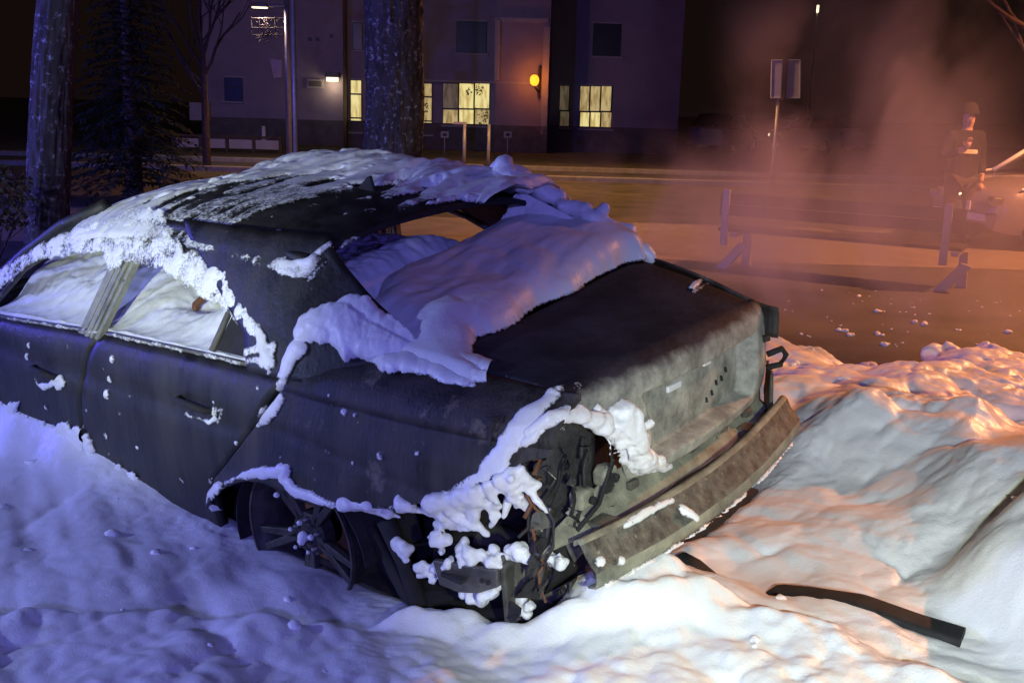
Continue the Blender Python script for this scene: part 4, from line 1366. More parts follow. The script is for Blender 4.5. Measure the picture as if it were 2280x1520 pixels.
STROKES = {
    'cp_arm': [[0.212,0.687,1.236,0.0123],[0.174,0.684,1.23,0.023],[0.124,0.677,1.226,0.0274],[0.083,0.662,1.231,0.0273],[0.052,0.657,1.261,0.0211],[0.063,0.626,1.278,0.0167],[0.03,0.59,1.3,0.016],[0.035,0.52,1.325,0.016],[0.035,0.44,1.34,0.012]],
    'cp_base': [[-0.034,0.76,1.064,0.0442],[-0.069,0.731,1.086,0.0501],[-0.131,0.709,1.083,0.0556],[-0.206,0.703,1.055,0.0522],[-0.272,0.688,1.032,0.0518],[-0.332,0.67,1.008,0.0487],[-0.4,0.659,0.995,0.0455],[-0.488,0.671,0.992,0.0362],[-0.582,0.693,0.986,0.0273],[-0.654,0.703,0.981,0.0188]],
    'cut': [[-0.03,0.805,1.005,0.0352],[-0.004,0.83,0.969,0.0265],[-0.002,0.854,0.928,0.0206],[0.028,0.846,0.874,0.0178],[0.011,0.87,0.845,0.0177],[0.036,0.881,0.807,0.0208],[0.076,0.89,0.769,0.024],[0.112,0.893,0.74,0.0136]],
    'foot': [[0.185,0.807,1.041,0.0152],[0.141,0.82,1.012,0.0241],[0.107,0.838,0.975,0.0299],[0.073,0.85,0.948,0.0268],[0.144,0.853,0.948,0.015],[0.2,0.865,0.93,0.011],[0.28,0.865,0.922,0.009],[0.34,0.868,0.918,0.008],[0.08,0.824,0.999,0.0209],[0.064,0.864,0.919,0.0119]],
    'lampband': [[-0.93,0.61,0.987,0.0156],[-0.946,0.669,0.98,0.023],[-0.945,0.71,0.965,0.0279],[-0.94,0.756,0.938,0.0302],[-0.925,0.789,0.904,0.0301],[-0.899,0.809,0.858,0.0302],[-0.87,0.825,0.808,0.0279],[-0.831,0.84,0.762,0.023],[-0.79,0.855,0.73,0.02],[-0.74,0.865,0.7,0.016],[-0.67,0.872,0.665,0.013],[-0.6,0.878,0.63,0.011],[-0.52,0.884,0.6,0.009],[-0.44,0.89,0.578,0.008],[-0.34,0.9,0.555,0.007]],
    'lamparch': [[-0.942,0.791,0.882,0.0175],[-0.977,0.764,0.922,0.0175],[-1.008,0.732,0.941,0.0175],[-1.015,0.675,0.948,0.02],[-1.02,0.585,0.905,0.025],[-1.022,0.5,0.865,0.032],[-1.003,0.404,0.784,0.0384],[-1.011,0.353,0.732,0.0362],[-1.019,0.298,0.683,0.0339],[-1.027,0.23,0.641,0.023],[-1.005,0.106,0.585,0.0149]],
    'lampflank': [[-0.882,0.726,0.826,0.0233],[-0.872,0.741,0.773,0.026],[-0.86,0.745,0.715,0.0222],[-0.853,0.758,0.661,0.0184],[-0.851,0.774,0.623,0.0118]],
    'under': [[-0.421,0.836,0.525,0.0198],[-0.478,0.814,0.533,0.0253],[-0.544,0.802,0.531,0.0279],[-0.618,0.799,0.559,0.0329],[-0.657,0.778,0.6,0.0273],[-0.67,0.785,0.554,0.0273],[-0.635,0.8,0.519,0.0274],[-0.58,0.821,0.511,0.0193],[-0.74,0.774,0.54,0.0216],[-0.79,0.76,0.541,0.0188],[-0.717,0.79,0.51,0.0163],[-0.836,0.751,0.573,0.016]],
    'arch': [[0.293,0.915,0.483,0.0111],[0.198,0.915,0.536,0.0108],[0.134,0.914,0.562,0.0138],[0.069,0.916,0.579,0.0166],[-0.0,0.913,0.599,0.0209],[-0.043,0.908,0.624,0.0236],[-0.034,0.914,0.584,0.0222],[-0.081,0.918,0.566,0.0191],[-0.14,0.921,0.562,0.016],[-0.193,0.921,0.557,0.0144],[-0.257,0.921,0.555,0.0114],[-0.33,0.905,0.548,0.008],[-0.4,0.897,0.562,0.007]],
    'blob': [[0.326,0.919,0.453,0.0207],[0.425,0.857,0.383,0.028],[0.428,0.859,0.361,0.0297],[0.43,0.862,0.344,0.0247]],
    'trunkbit': [[-0.755,-0.475,1.04,0.0118],[-0.737,-0.543,1.041,0.0154],[-0.719,-0.603,1.039,0.0104],[-0.701,-0.672,1.034,0.0088],[-0.736,-0.646,1.044,0.0087],[-0.732,-0.68,1.022,0.007],[-0.778,-0.452,1.035,0.0084]],
    'trunkbit2': [[-0.965,0.552,0.992,0.0118],[-0.971,0.576,0.99,0.0091],[-0.754,0.628,0.996,0.012],[-0.733,0.623,0.999,0.0081]],
    'fhandle': [[1.603,0.901,0.619,0.0095],[1.59,0.9,0.595,0.0114],[1.548,0.899,0.589,0.0152],[1.489,0.9,0.608,0.0113],[1.436,0.9,0.634,0.0205],[1.391,0.895,0.657,0.0185],[1.424,0.9,0.613,0.0149],[1.378,0.897,0.641,0.0166]],
    'rhandle': [[0.549,0.884,0.683,0.0065],[0.512,0.886,0.679,0.0114],[0.48,0.885,0.681,0.0065],[0.39,0.887,0.684,0.0143],[0.357,0.886,0.704,0.0126],[0.353,0.892,0.737,0.011],[0.312,0.89,0.742,0.0078],[0.343,0.886,0.69,0.0095]],
    'lidblob': [[-0.99,0.081,0.839,0.0132],[-0.991,0.105,0.826,0.0176],[-0.991,0.139,0.805,0.0204],[-0.991,0.174,0.785,0.0188],[-1.034,0.273,0.802,0.0168],[-1.028,0.303,0.798,0.0126]],
    'beamtop': [[-1.126,0.518,0.565,0.0093],[-1.132,0.465,0.567,0.0108],[-1.136,0.407,0.568,0.0109],[-1.143,0.34,0.566,0.0111],[-1.149,0.28,0.563,0.0098]],
    'beamlump': [[-1.175,0.255,0.527,0.0183],[-1.189,0.242,0.514,0.0183],[-1.202,0.23,0.502,0.0127]],
    'panellip': [[-0.928,0.609,0.443,0.0109],[-0.935,0.578,0.453,0.0124],[-0.944,0.525,0.464,0.0069],[-1.008,0.545,0.519,0.0068],[-1.051,0.537,0.555,0.0067],[-1.015,0.393,0.521,0.007],[-1.023,0.315,0.524,0.0057],[-1.026,0.209,0.523,0.0058],[-0.971,-0.001,0.472,0.0062]],
    'panelleft': [[-0.929,0.505,0.378,0.0141],[-0.934,0.462,0.369,0.0185],[-1.126,0.684,0.529,0.0154],[-1.139,0.646,0.519,0.0129],[-1.154,0.61,0.51,0.0117],[-0.934,0.436,0.325,0.0129]],
    'beamlow': [[-1.153,0.66,0.443,0.013],[-1.167,0.55,0.443,0.013],[-1.179,0.44,0.443,0.013],[-1.188,0.33,0.444,0.013],[-1.195,0.22,0.445,0.013],[-1.199,0.11,0.448,0.013],[-1.2,0.0,0.452,0.013],[-1.199,-0.11,0.457,0.013],[-1.195,-0.22,0.463,0.013],[-1.188,-0.33,0.47,0.013],[-1.179,-0.44,0.478,0.013],[-1.167,-0.55,0.486,0.013]],
    'rightC': [[0.3,-0.6,1.4,0.05],[0.2,-0.57,1.41,0.06],[0.12,-0.56,1.4,0.055],[0.05,-0.56,1.37,0.045],[-0.02,-0.575,1.335,0.04],[-0.09,-0.59,1.3,0.04],[-0.16,-0.61,1.27,0.042],[-0.23,-0.63,1.24,0.042],[-0.3,-0.65,1.205,0.045],[-0.37,-0.665,1.165,0.05],[-0.43,-0.67,1.13,0.045],[-0.47,-0.66,1.11,0.03]],
    'doorspecks': [[1.216,0.898,0.555,0.0091],[1.263,0.897,0.473,0.0092],[1.111,0.886,0.387,0.0109],[1.102,0.884,0.373,0.0091],[0.611,0.89,0.409,0.0101],[0.601,0.889,0.399,0.0084],[0.417,0.895,0.452,0.0081],[0.231,0.9,0.645,0.0093],[0.315,0.898,0.574,0.0095],[0.254,0.901,0.615,0.0062],[-0.151,0.894,0.747,0.0072],[-0.219,0.855,0.894,0.0099],[-0.193,0.849,0.91,0.0071],[-0.235,0.862,0.87,0.0071],[-0.084,0.86,0.884,0.0058],[-0.339,0.861,0.854,0.0125],[-0.357,0.865,0.837,0.0083],[-0.174,0.904,0.655,0.0144],[-0.187,0.909,0.621,0.013],[-0.231,0.892,0.719,0.0071],[-0.643,0.862,0.779,0.0066],[-0.636,0.864,0.771,0.0053],[0.627,0.885,0.733,0.0049]],
    'doorfoam': [[1.976,0.864,0.282,0.0206],[1.85,0.883,0.37,0.0181],[1.82,0.895,0.455,0.0119],[1.676,0.885,0.409,0.0078],[1.846,0.868,0.28,0.0263],[1.638,0.871,0.298,0.0118],[1.531,0.878,0.367,0.0154],[1.439,0.875,0.325,0.0134],[1.522,0.862,0.238,0.0194],[1.843,0.81,0.119,0.0247],[1.367,0.865,0.257,0.0133],[1.398,0.829,0.164,0.0135],[1.99,0.814,0.152,0.0293],[1.31,0.82,0.153,0.0115],[1.281,0.811,0.115,0.0153],[2.026,0.871,0.34,0.0124],[2.117,0.83,0.183,0.0296],[1.136,0.814,0.136,0.0094]],
}

# ================================================================== extinguishing foam
def foam_tag(o, label, on_car=True):
    tag(o, label, 'foam', kind='stuff')
    if on_car:
        o.location = CAR_LOC
        o.rotation_euler = CAR_ROT
    return o


def field(B, N, H, keep=None):
    """thick sheet grown off a base grid; where H <= 0 there is no foam"""
    nr, nc = H.shape
    k = H > 0
    if keep is not None:
        k &= keep
    i, j = np.meshgrid(np.arange(nr - 1), np.arange(nc - 1), indexing='ij')
    any_ = k[:-1, :-1] | k[1:, :-1] | k[:-1, 1:] | k[1:, 1:]
    a = (i * nc + j)[any_]
    F = np.stack([a, a + 1, a + nc + 1, a + nc], -1)
    V = (B + N * np.maximum(H, -.002)[..., None]).reshape(-1, 3)
    used = np.unique(F)
    idx = np.full(len(V), -1); idx[used] = np.arange(len(used))
    FIELD['t'] = np.maximum(H, 0).reshape(-1)[used]
    return V[used], idx[F]


FIELD = {}


def fmesh(name, V, F):
    """mesh that remembers how thick the foam is at each vertex"""
    me = mesh_np(name, V, F)
    me.attributes.new('thick', 'FLOAT', 'POINT').data.foreach_set('value', FIELD['t'].astype(np.float32))
    return me


def grid_xy(x0, x1, y0, y1, step):
    nx, ny = int((x1 - x0) / step) + 1, int((y1 - y0) / step) + 1
    return np.meshgrid(np.linspace(x0, x1, nx), np.linspace(y0, y1, ny), indexing='ij')


def lumps(x, y, s=0):
    """creamy billows at several sizes, about 0..1"""
    wx = x + .10 * fbm(x * 2.5, y * 2.5, o=3, s=s + 3); wy = y + .10 * fbm(x * 2.5 + 7, y * 2.5, o=3, s=s + 5)
    return .50 * billow(wx * 2.6, wy * 2.6, s) + .28 * billow(wx * 6.1, wy * 6.1, s + 1) + .15 * billow(wx * 13, wy * 13, s + 2) + .07 * fbm(wx * 34, wy * 34, o=3, s=s + 9)


def roundp(d, w):
    t = np.clip(d / w, 0, 1)
    return np.sqrt(t * (2 - t))


def settle(h, n):
    for _ in range(n):
        h = h.copy()
        h[1:-1, 1:-1] = (h[1:-1, 1:-1] * 2 + h[:-2, 1:-1] + h[2:, 1:-1] + h[1:-1, :-2] + h[1:-1, 2:]) / 6
    return h


UP = np.array([0, 0, 1.0])

# ---- roof
ROOF_DARK = [(.386, .677), (.49, .558), (.413, .452), (.426, .309), (.466, .133), (.386, .04), (.138, .168), (.111, -.103), (-.05, -.2), (-.06, .419), (.05, .70), (.215, .70)]
X, Y = grid_xy(-.02, 1.56, -.74, .72, .0065)
sd = sdf(X, Y, ROOF_DARK)
wv = .05 * fbm(X * 4, Y * 4, s=51)
streak = .75 * fbm((X + wv) * 13 + .8 * Y, Y * 2.4, o=5, s=52, g=.6) + .35 * (1 - 2.2 * np.abs(fbm((X + wv) * 9 + Y, Y * 2.0, o=3, s=59)))
cov = -.09 + .24 * sm(.35, -.45, Y) + .14 * sm(.7, 1.25, X) + .10 * sm(-.45, -.6, Y) + .16 * sm(.50, .64, Y) - .32 * sm(-.06, .08, sd) + .10 * sm(.20, .0, X) * sm(.2, -.3, Y)
f = cov + .62 * streak + .45 * sm(.28, .55, fbm(X * 22, Y * 12, o=4, s=57)) - .5 * np.exp(-(((X - .47) / .10) ** 2 + (Y / .05) ** 2))
edge = np.minimum(np.minimum(X + .0, 1.54 - X), np.minimum(Y + .73, .71 - Y))
T = .0085 + .012 * sm(.3, -.2, Y) + .080 * sm(-.05, -.55, Y) + .02 * sm(.9, 1.3, X)
H = T * roundp(f, .40) * (.55 + .6 * lumps(X * 2.4, Y * .9, 60) + .35 * fbm(X * 14, Y * 3.5, o=3, s=58)) - .01 * (edge < 0)
H = np.where(f > 0, settle(H, 2), -.01)
B = np.stack([X, Y, roofz(X, Y) + .001], -1)
gx, gy = np.gradient(roofz(X, Y), X[:, 0], Y[0])
N = np.stack([-gx, -gy, np.ones_like(gx)], -1); N /= np.linalg.norm(N, axis=-1, keepdims=True)
V, F = field(B, N, H)
foam_tag(link('foam_on_roof', fmesh('foam_on_roof', V, F), 'foam_lace'), 'streaky white foam lying in patches across the car roof')

# ---- band down the left roof rail and over the window tops
SIDE_POLY = [(2.05, .93), (1.92, .95), (1.845, .993), (1.778, 1.047), (1.656, 1.096), (1.46, 1.135), (1.214, 1.176), (1.14, 1.10), (1.085, 1.125), (1.061, 1.162), (.949, 1.155), (.801, 1.155), (.671, 1.122),
             (.578, 1.103), (.464, 1.084), (.379, 1.068), (.274, 1.031), (.23, 1.015), (.175, 1.00), (.17, 1.03), (.235, 1.075), (.295, 1.10), (.345, 1.131), (.40, 1.20), (.444, 1.19), (.50, 1.215), (.547, 1.194), (.59, 1.235),
             (.614, 1.218), (.66, 1.245), (.703, 1.227), (.75, 1.262), (.797, 1.264), (.86, 1.30), (.95, 1.345), (1.10, 1.345), (1.175, 1.33), (1.434, 1.255), (1.57, 1.212), (1.71, 1.152), (1.86, 1.085), (2.02, 1.01), (2.12, .96)]
X, Z = grid_xy(.14, 2.12, .90, 1.37, .0055)
sd = sdf(X, Z, SIDE_POLY) + .011 * fbm(X * 26, Z * 26, o=4, s=71) + .006 * fbm(X * 60, Z * 20, o=2, s=72)
H = (.0030 + .0085 * lumps(X * 3, Z * 3, 73) + .007 * fbm(X * 18, Z * 18, o=4, s=74)) * (.35 + .65 * roundp(sd, .03))
H = np.where(sd > 0, np.maximum(H, .003), -.01)
Yb = np.interp(Z, ZS, YS) * tap(X) + .012
ny = np.interp(Z, [.9, 1.15, 1.3, 1.37], [.93, .88, .75, .6]); B = np.stack([X, Yb, Z], -1)
N = np.stack([0 * X, ny, np.sqrt(1 - ny ** 2)], -1)
V, F = field(B, N, H)
o = foam_tag(link('foam_on_window_line', fmesh('foam_on_window_line', V, F), 'foam_lace'), 'bubbly thin foam dripping over the side window tops')
# a thinner smear up the b-pillar
# ---- foam piled inside the cabin
X, Y = grid_xy(-.02, 2.28, -.70, .838, .009)
hz = .865 + .045 * sm(1.6, .4, X) + .15 * sm(.80, .35, Y) * sm(.0, .3, X) + .09 * lumps(X * 1.1, Y * 1.3, 81) - .12 * np.exp(-(((X - .80) / .18) ** 2 + ((Y - .50) / .16) ** 2)) - .10 * sm(-.3, -.7, Y) + .07 * np.exp(-(((X - .25) / .2) ** 2 + ((Y + .05) / .25) ** 2))
hz = np.maximum(hz, belt(X) + .012 - .4 * sm(1.95, 2.2, X)) - .25 * sm(.24, .02, X) * sm(.4, .7, np.abs(Y)) - .35 * sm(2.0, 2.28, X) - .25 * sm(.10, -.02, X)
sill_ = sm(.62, .815, Y)
hz = hz * (1 - sill_) + (belt(X) + .014 + .010 * fbm(X * 12, Y * 12, o=3, s=83)) * sill_
hz = np.where(Y > .825, belt(X) - .05, hz)                # pressed flat where the side glass was
V, F = field(np.stack([X, Y, hz], -1), np.zeros(X.shape + (3,)), np.ones_like(X))
foam_tag(link('foam_in_cabin', mesh_np('foam_in_cabin', V, F), 'foam'), 'deep white foam filling the cabin up to the window sills')

# ---- thick slab over the rear window base and parcel shelf
DECK = [(-.15, -.74), (-.34, -.74), (-.43, -.68), (-.471, -.60), (-.45, -.50), (-.455, -.337), (-.452, -.094), (-.428, .037), (-.47, .22), (-.49, .343), (-.48, .445), (-.535, .53), (-.60, .60), (-.70, .68), (-.72, .74),
        (-.55, .735), (-.35, .72), (-.15, .70), (.0, .62), (.0, .52), (.02, .42), (.11, .30), (.16, .13), (.17, -.1), (.19, -.44), (.14, -.66)]
X, Y = grid_xy(-.80, .26, -.80, .80, .0055)
sd = sdf(X, Y, DECK)
fr = .026 * fbm(X * 8, Y * 8, o=4, s=91, g=.45)
sd2 = sd + fr
base = np.where(X < -.46, deckz(X, Y), deckz(-.46, Y) + .012 * sm(-.40, .05, X)) - .10 * sm(.66, .78, np.abs(Y))
wrp = X + .07 * fbm(X * 3, Y * 3, o=2, s=93)
fold = .7 * fbm(wrp * 7 + Y * .9, Y * 1.8, o=3, s=94, g=.45) + .6 * (billow(wrp * 5.5 + Y * .5, Y * 2.4 + .3 * fbm(X * 5, Y * 5, s=96), 96) - .55)
Hh = (.062 + .035 * fold + .034 * lumps(X * 2.0 + 3, Y * 1.4, 95) * sm(-.6, -.3, X)) * roundp(sd2, .10 + .16 * sm(.35, .6, Y)) + .03 * sm(.2, -.6, Y) * roundp(sd2, .2) + .022 * sm(-.4, .0, X) * roundp(sd2, .15)
Hh = Hh * (1 - .55 * sm(.45, .68, Y))
Hh = settle(Hh, 7)
Hh = np.where(sd2 > 0, np.maximum(Hh, .003), -.01)
V, F = field(np.stack([X, Y, base], -1), np.broadcast_to(UP, X.shape + (3,)), Hh)
foam_tag(link('foam_on_rear_deck', fmesh('foam_on_rear_deck', V, F), 'foam_lace'), 'thick folded slab of foam spilling from the rear window onto the trunk')

# ---- drape inside the far rear pillar
U_, W_ = grid_xy(0, 1, 0, 1, .012)
P00, P10, P01, P11 = [np.array(p) for p in ((.10, -.52, 1.345), (-.44, -.62, 1.10), (.26, -.50, 1.05), (-.20, -.44, 1.06))]
B = ((1 - U_) * (1 - W_))[..., None] * P00 + (U_ * (1 - W_))[..., None] * P10 + ((1 - U_) * W_)[..., None] * P01 + (U_ * W_)[..., None] * P11
nn = np.array([-.25, .75, .6]); nn /= np.linalg.norm(nn)
Hh = .012 + .03 * fbm(U_ * 7, W_ * 2.2, o=4, s=97) + .02 * lumps(U_ * 1.6, W_ * .7, 98)
ed = np.minimum(np.minimum(U_, 1 - U_), 1.02 - W_) + .06 * fbm(U_ * 9, W_ * 9, s=99)
V, F = field(B, np.broadcast_to(nn, B.shape), np.where(ed > 0, np.maximum(Hh, .002), -.01))
o = foam_tag(link('foam_drape', fmesh('foam_drape', V, F), 'foam_lace'), 'thin grey foam veil hanging inside the far rear pillar')

# ---- foam clinging to the body: laid on the panels themselves
from mathutils.bvhtree import BVHTree
bpy.context.view_layer.update()
_dg = bpy.context.evaluated_depsgraph_get()
_bv, _bf = [], []
_inv = car.matrix_world.inverted()


def _gather(o):
    for c in o.children:
        _gather(c)
    if o.type == 'MESH' and o.name.split('.')[0] not in ('floor_pan', 'parcel_shelf', 'trunk_bulkhead', 'firewall', 'seat_frame', 'rear_seat_frame', 'hood', 'wheel_arch_liner', 'lamp_pocket'):
        ev = o.evaluated_get(_dg); me = ev.to_mesh()
        M = _inv @ o.matrix_world
        k = len(_bv)
        _bv.extend([M @ v.co for v in me.vertices])
        _bf.extend([tuple(i + k for i in p.vertices) for p in me.polygons])
        ev.to_mesh_clear()


_gather(car)
BODY = BVHTree.FromPolygons(_bv, _bf)


def cling(name, toward, centre, half, step, keys, label, grow=1.0, thick=.55, extra=None, rag=.4, m='foam_lace', seed=1, bridge=.05):
    """foam on the panels met when looking along -toward, wherever a stroke passes"""
    d = Vector(toward).normalized()
    a = Vector((0, 0, 1)).cross(d).normalized(); b = d.cross(a)
    S, T_ = grid_xy(-half[0], half[0], -half[1], half[1], step)
    P = np.zeros(S.shape + (3,)); N_ = np.zeros_like(P); ok = np.zeros(S.shape, bool)
    c0 = Vector(centre) + d * 2.5
    for i in range(S.shape[0]):
        for j in range(S.shape[1]):
            q, n, _, _ = BODY.ray_cast(c0 + a * S[i, j] + b * T_[i, j], -d, 4.2)
            if q is not None:
                if n.dot(d) < 0:
                    n = -n
                P[i, j] = q; N_[i, j] = (n * .6 + d * .4).normalized(); ok[i, j] = True
    for _ in range(2):                       # soften the shading across panel edges
        N_[1:-1, 1:-1] = (N_[1:-1, 1:-1] + N_[:-2, 1:-1] + N_[2:, 1:-1] + N_[1:-1, :-2] + N_[1:-1, 2:]) / 5
    N_ /= np.maximum(np.linalg.norm(N_, axis=-1, keepdims=True), 1e-6)
    f = np.full(S.shape, -1.0); rad = np.full(S.shape, .01)
    for k in keys:
        Q = [np.array(p) for p in STROKES[k]]
        if k in ('doorspecks', 'trunkbit2', 'doorfoam'):
            segs = [(p, p + 1e-5) for p in Q]
        else:
            segs = list(zip(Q[:-1], Q[1:]))
        for p, q in segs:
            e = q[:3] - p[:3]
            t = np.clip(((P - p[:3]) @ e) / (e @ e + 1e-12), 0, 1)
            r = (p[3] + (q[3] - p[3]) * t) * grow
            g = r - np.linalg.norm(P - p[:3] - t[..., None] * e, axis=-1)
            up = g > f
            f = np.where(up, g, f); rad = np.where(up, r, rad)
    f = f + rad * rag * (fbm(P[..., 0] * 17 + P[..., 1] * 11, P[..., 2] * 17, o=3, s=seed, g=.45) + .6 * fbm(P[..., 0] * 8, P[..., 2] * 8 + P[..., 1] * 5, o=2, s=seed + 3))
    H = thick * rad * roundp(f, rad * .9) * (.8 + .6 * lumps(P[..., 0] * 3 + P[..., 1] * 2, P[..., 2] * 3, seed + 7))
    if extra is not None:
        fe, he = extra(P[..., 0], P[..., 1], P[..., 2])
        H = np.where(fe > 0, np.maximum(np.where(f > 0, H, 0), he), H)
        f = np.maximum(f, fe)
    H = np.where(ok & (f > 0), np.maximum(H, .0015), -.01)
    V, F = field(P, N_, H, keep=ok)
    # drop faces that leap between panels
    q = V[F]
    L_ = np.max(np.linalg.norm(q - np.roll(q, 1, axis=1), axis=-1), axis=1)
    F = F[(L_ < bridge) & np.all(np.abs(q).sum(-1) > 0, axis=1)]
    o = foam_tag(link(name, fmesh(name, V, F), m), label)
    return o


# ---- bands, drips and lumps clinging to the body
_ico = bmesh.new()
bmesh.ops.create_icosphere(_ico, subdivisions=2, radius=1)
ICO_V = np.array([v.co[:] for v in _ico.verts]); _ico.verts.index_update()
ICO_F = np.array([[v.index for v in f.verts] for f in _ico.faces])
_ico.free()


def blobs(name, balls, voxel, m, label, on_car=True, flat=None, smooth=6, noise=.25, seed=1):
    """balls melted together into one lumpy skin"""
    V, F = [], []
    for k, (x, y, z, r) in enumerate(balls):
        n = len(V) * len(ICO_V)
        d = ICO_V * (1 + noise * fbm(ICO_V[:, 0] * 1.3 + k * 3.1, ICO_V[:, 1] * 1.3, ICO_V[:, 2] * 1.3 + seed, o=2)[:, None])
        V.append(d * r * (flat if flat is not None else 1) + np.array([x, y, z])); F.append(ICO_F + n)
    me = mesh_np(name, np.concatenate(V), np.concatenate(F))
    o = link(name, me, m)
    if voxel:
        r = o.modifiers.new('melt', 'REMESH'); r.mode = 'VOXEL'; r.voxel_size = voxel; r.use_smooth_shade = True
        s = o.modifiers.new('soften', 'SMOOTH'); s.iterations = smooth; s.factor = .5
    return foam_tag(o, label, on_car)


def run(pts, rnd, frill=1.0, dens=.55):
    out = []
    P = [np.array(p) for p in pts]
    for a, b in zip(P[:-1], P[1:]):
        n = max(1, int(np.linalg.norm(a[:3] - b[:3]) / (min(a[3], b[3]) * dens)))
        for i in range(n):
            q = a + (b - a) * i / n
            q = q.copy(); r = q[3]
            q[:3] += np.array([rnd.gauss(0, r * .18) for _ in range(3)])
            q[3] = r * rnd.uniform(.78, 1.08)
            out.append(tuple(q))
            if rnd.random() < .55 * frill:          # froth at the rim
                k = rnd.uniform(.25, .5) * r
                d = np.array([rnd.gauss(0, 1) for _ in range(3)]); d /= np.linalg.norm(d)
                out.append((*(q[:3] + d * r * .95), k))
    out.append(tuple(P[-1]))
    return out


rnd = random.Random(42)


def door_heap(x, y, z):
    """foam thrown up along the foot of the doors"""
    top = np.interp(x, [.35, .5, .7, .95, 1.2, 1.47, 1.8, 2.2], [.0, .16, .21, .30, .39, .47, .52, .52])
    f = (top - z) * .5 + .10 * fbm(x * 7 + z * 5, z * 6, o=5, s=201, g=.6) - .02
    f = np.where((x < .40) | (z > .60), -1, f)
    return f, .004 + .016 * roundp(f, .06) * (.5 + lumps(x * 3, z * 3, 203))


def sill_line(x, y, z):
    """a thin line of froth left on the window sills"""
    f = .012 - np.abs(z - belt(x) - .006) + .010 * fbm(x * 30, z * 30, o=3, s=211) - .004
    f = np.where((x > .25) & (x < 1.9), f, -1)
    return f, .002 + .006 * roundp(f, .01)


def both(x, y, z):
    a, ha = door_heap(x, y, z); b_, hb = sill_line(x, y, z)
    return np.maximum(a, b_), np.where(a > b_, ha, hb)


for k in ('beamtop', 'beamlump', 'beamlow'):
    STROKES[k] = [[x + .025, y, z, r] for x, y, z, r in STROKES[k]]
STROKES['lidfoam'] = [[-1.02, .52, .91, .035], [-1.025, .45, .86, .045], [-1.02, .39, .81, .052], [-1.015, .35, .75, .05], [-1.02, .28, .69, .038], [-1.03, .20, .65, .02]]
for k in range(70):
    x_, z_ = rnd.uniform(-.85, 1.7), rnd.uniform(.42, .86)
    if z_ > np.interp(x_, [-.85, -.5, 0, .3], [.78, .62, .58, .45]):
        STROKES['doorspecks'].append([x_, float(ys(x_, z_)), z_, rnd.choice((.004, .005, .006, .008, .012))])
cling('foam_on_doors', (-.10, 1, .12), (.62, .85, .55), (1.55, .50), .0066, ('fhandle', 'rhandle', 'doorspecks', 'doorfoam'), 'foam splashed on the door handles and heaped along the foot of the doors', grow=1.15, thick=.6, extra=both, rag=.9, seed=5)
STROKES['cp_base'] = [[x, y, z, r * 1.3] for x, y, z, r in STROKES['cp_base']]
STROKES['cp_base2'] = [[x - .03, y - .07, z + .01, .05] for x, y, z, r in STROKES['cp_base'][1:]]
cling('foam_on_pillar', (-.45, .8, .40), (-.05, .75, 1.0), (.62, .42), .0052, ('cp_arm', 'cp_base', 'cp_base2', 'cut', 'foot'), 'blue-tinged foam band running from the rear pillar base down to the door edge', grow=1.2, thick=.42, rag=.35, seed=15, bridge=.08)
cling('foam_on_corner', (-.62, .72, .30), (-.72, .70, .72), (.60, .42), .0050, ('lampband', 'lamparch', 'trunkbit2'), 'foam band draped from the trunk edge round the burnt-out tail lamp opening', grow=1.35, thick=.36, rag=.6, seed=25, bridge=.07)
cling('foam_on_wheel_arch', (-.2, 1, .1), (.0, .9, .52), (.52, .18), .0045, ('arch', 'blob'), 'ragged foam fringe hanging on the rear wheel arch lip', grow=1.25, thick=.6, rag=.55, seed=35)
cling('foam_on_bumper', (-1, .35, .25), (-1.05, .05, .65), (.78, .40), .0050, ('beamtop', 'beamlump', 'panellip', 'panelleft', 'beamlow', 'lidblob', 'lamparch', 'lidfoam'), 'foam scraps stuck along the bumper beam and the rear panel', grow=1.1, thick=.9, rag=.8, seed=45)
cling('foam_on_trunk', (-.3, -.1, 1), (-.75, -.2, 1.0), (.55, .6), .006, ('trunkbit', 'trunkbit2'), 'curl of foam lying alone on the dark trunk lid', grow=1.1, thick=.7, rag=.3, seed=55)
STROKES['archgap'] = [[-.955, .785, .91, .026], [-.99, .755, .942, .026], [-1.015, .70, .955, .028], [-1.02, .64, .935, .030], [-1.022, .58, .905, .034], [-1.024, .52, .872, .036], [-1.022, .46, .83, .036], [-1.02, .41, .785, .034]]
STROKES['under'] = [[x, y, z, r * 1.3] for x, y, z, r in STROKES['under']]
for name, keys, lab in (('foam_round_lamp', ('lampflank', 'archgap'), 'foam roll bridging the top of the tail lamp opening'),):
    balls = []
    for k in keys:
        balls += run([[x, y, z, r * .75] for x, y, z, r in STROKES[k]], rnd, .9, dens=.22)
    blobs(name, balls, .006, 'foam', lab, smooth=9, flat=np.array([.8, 1.05, 1.1]))
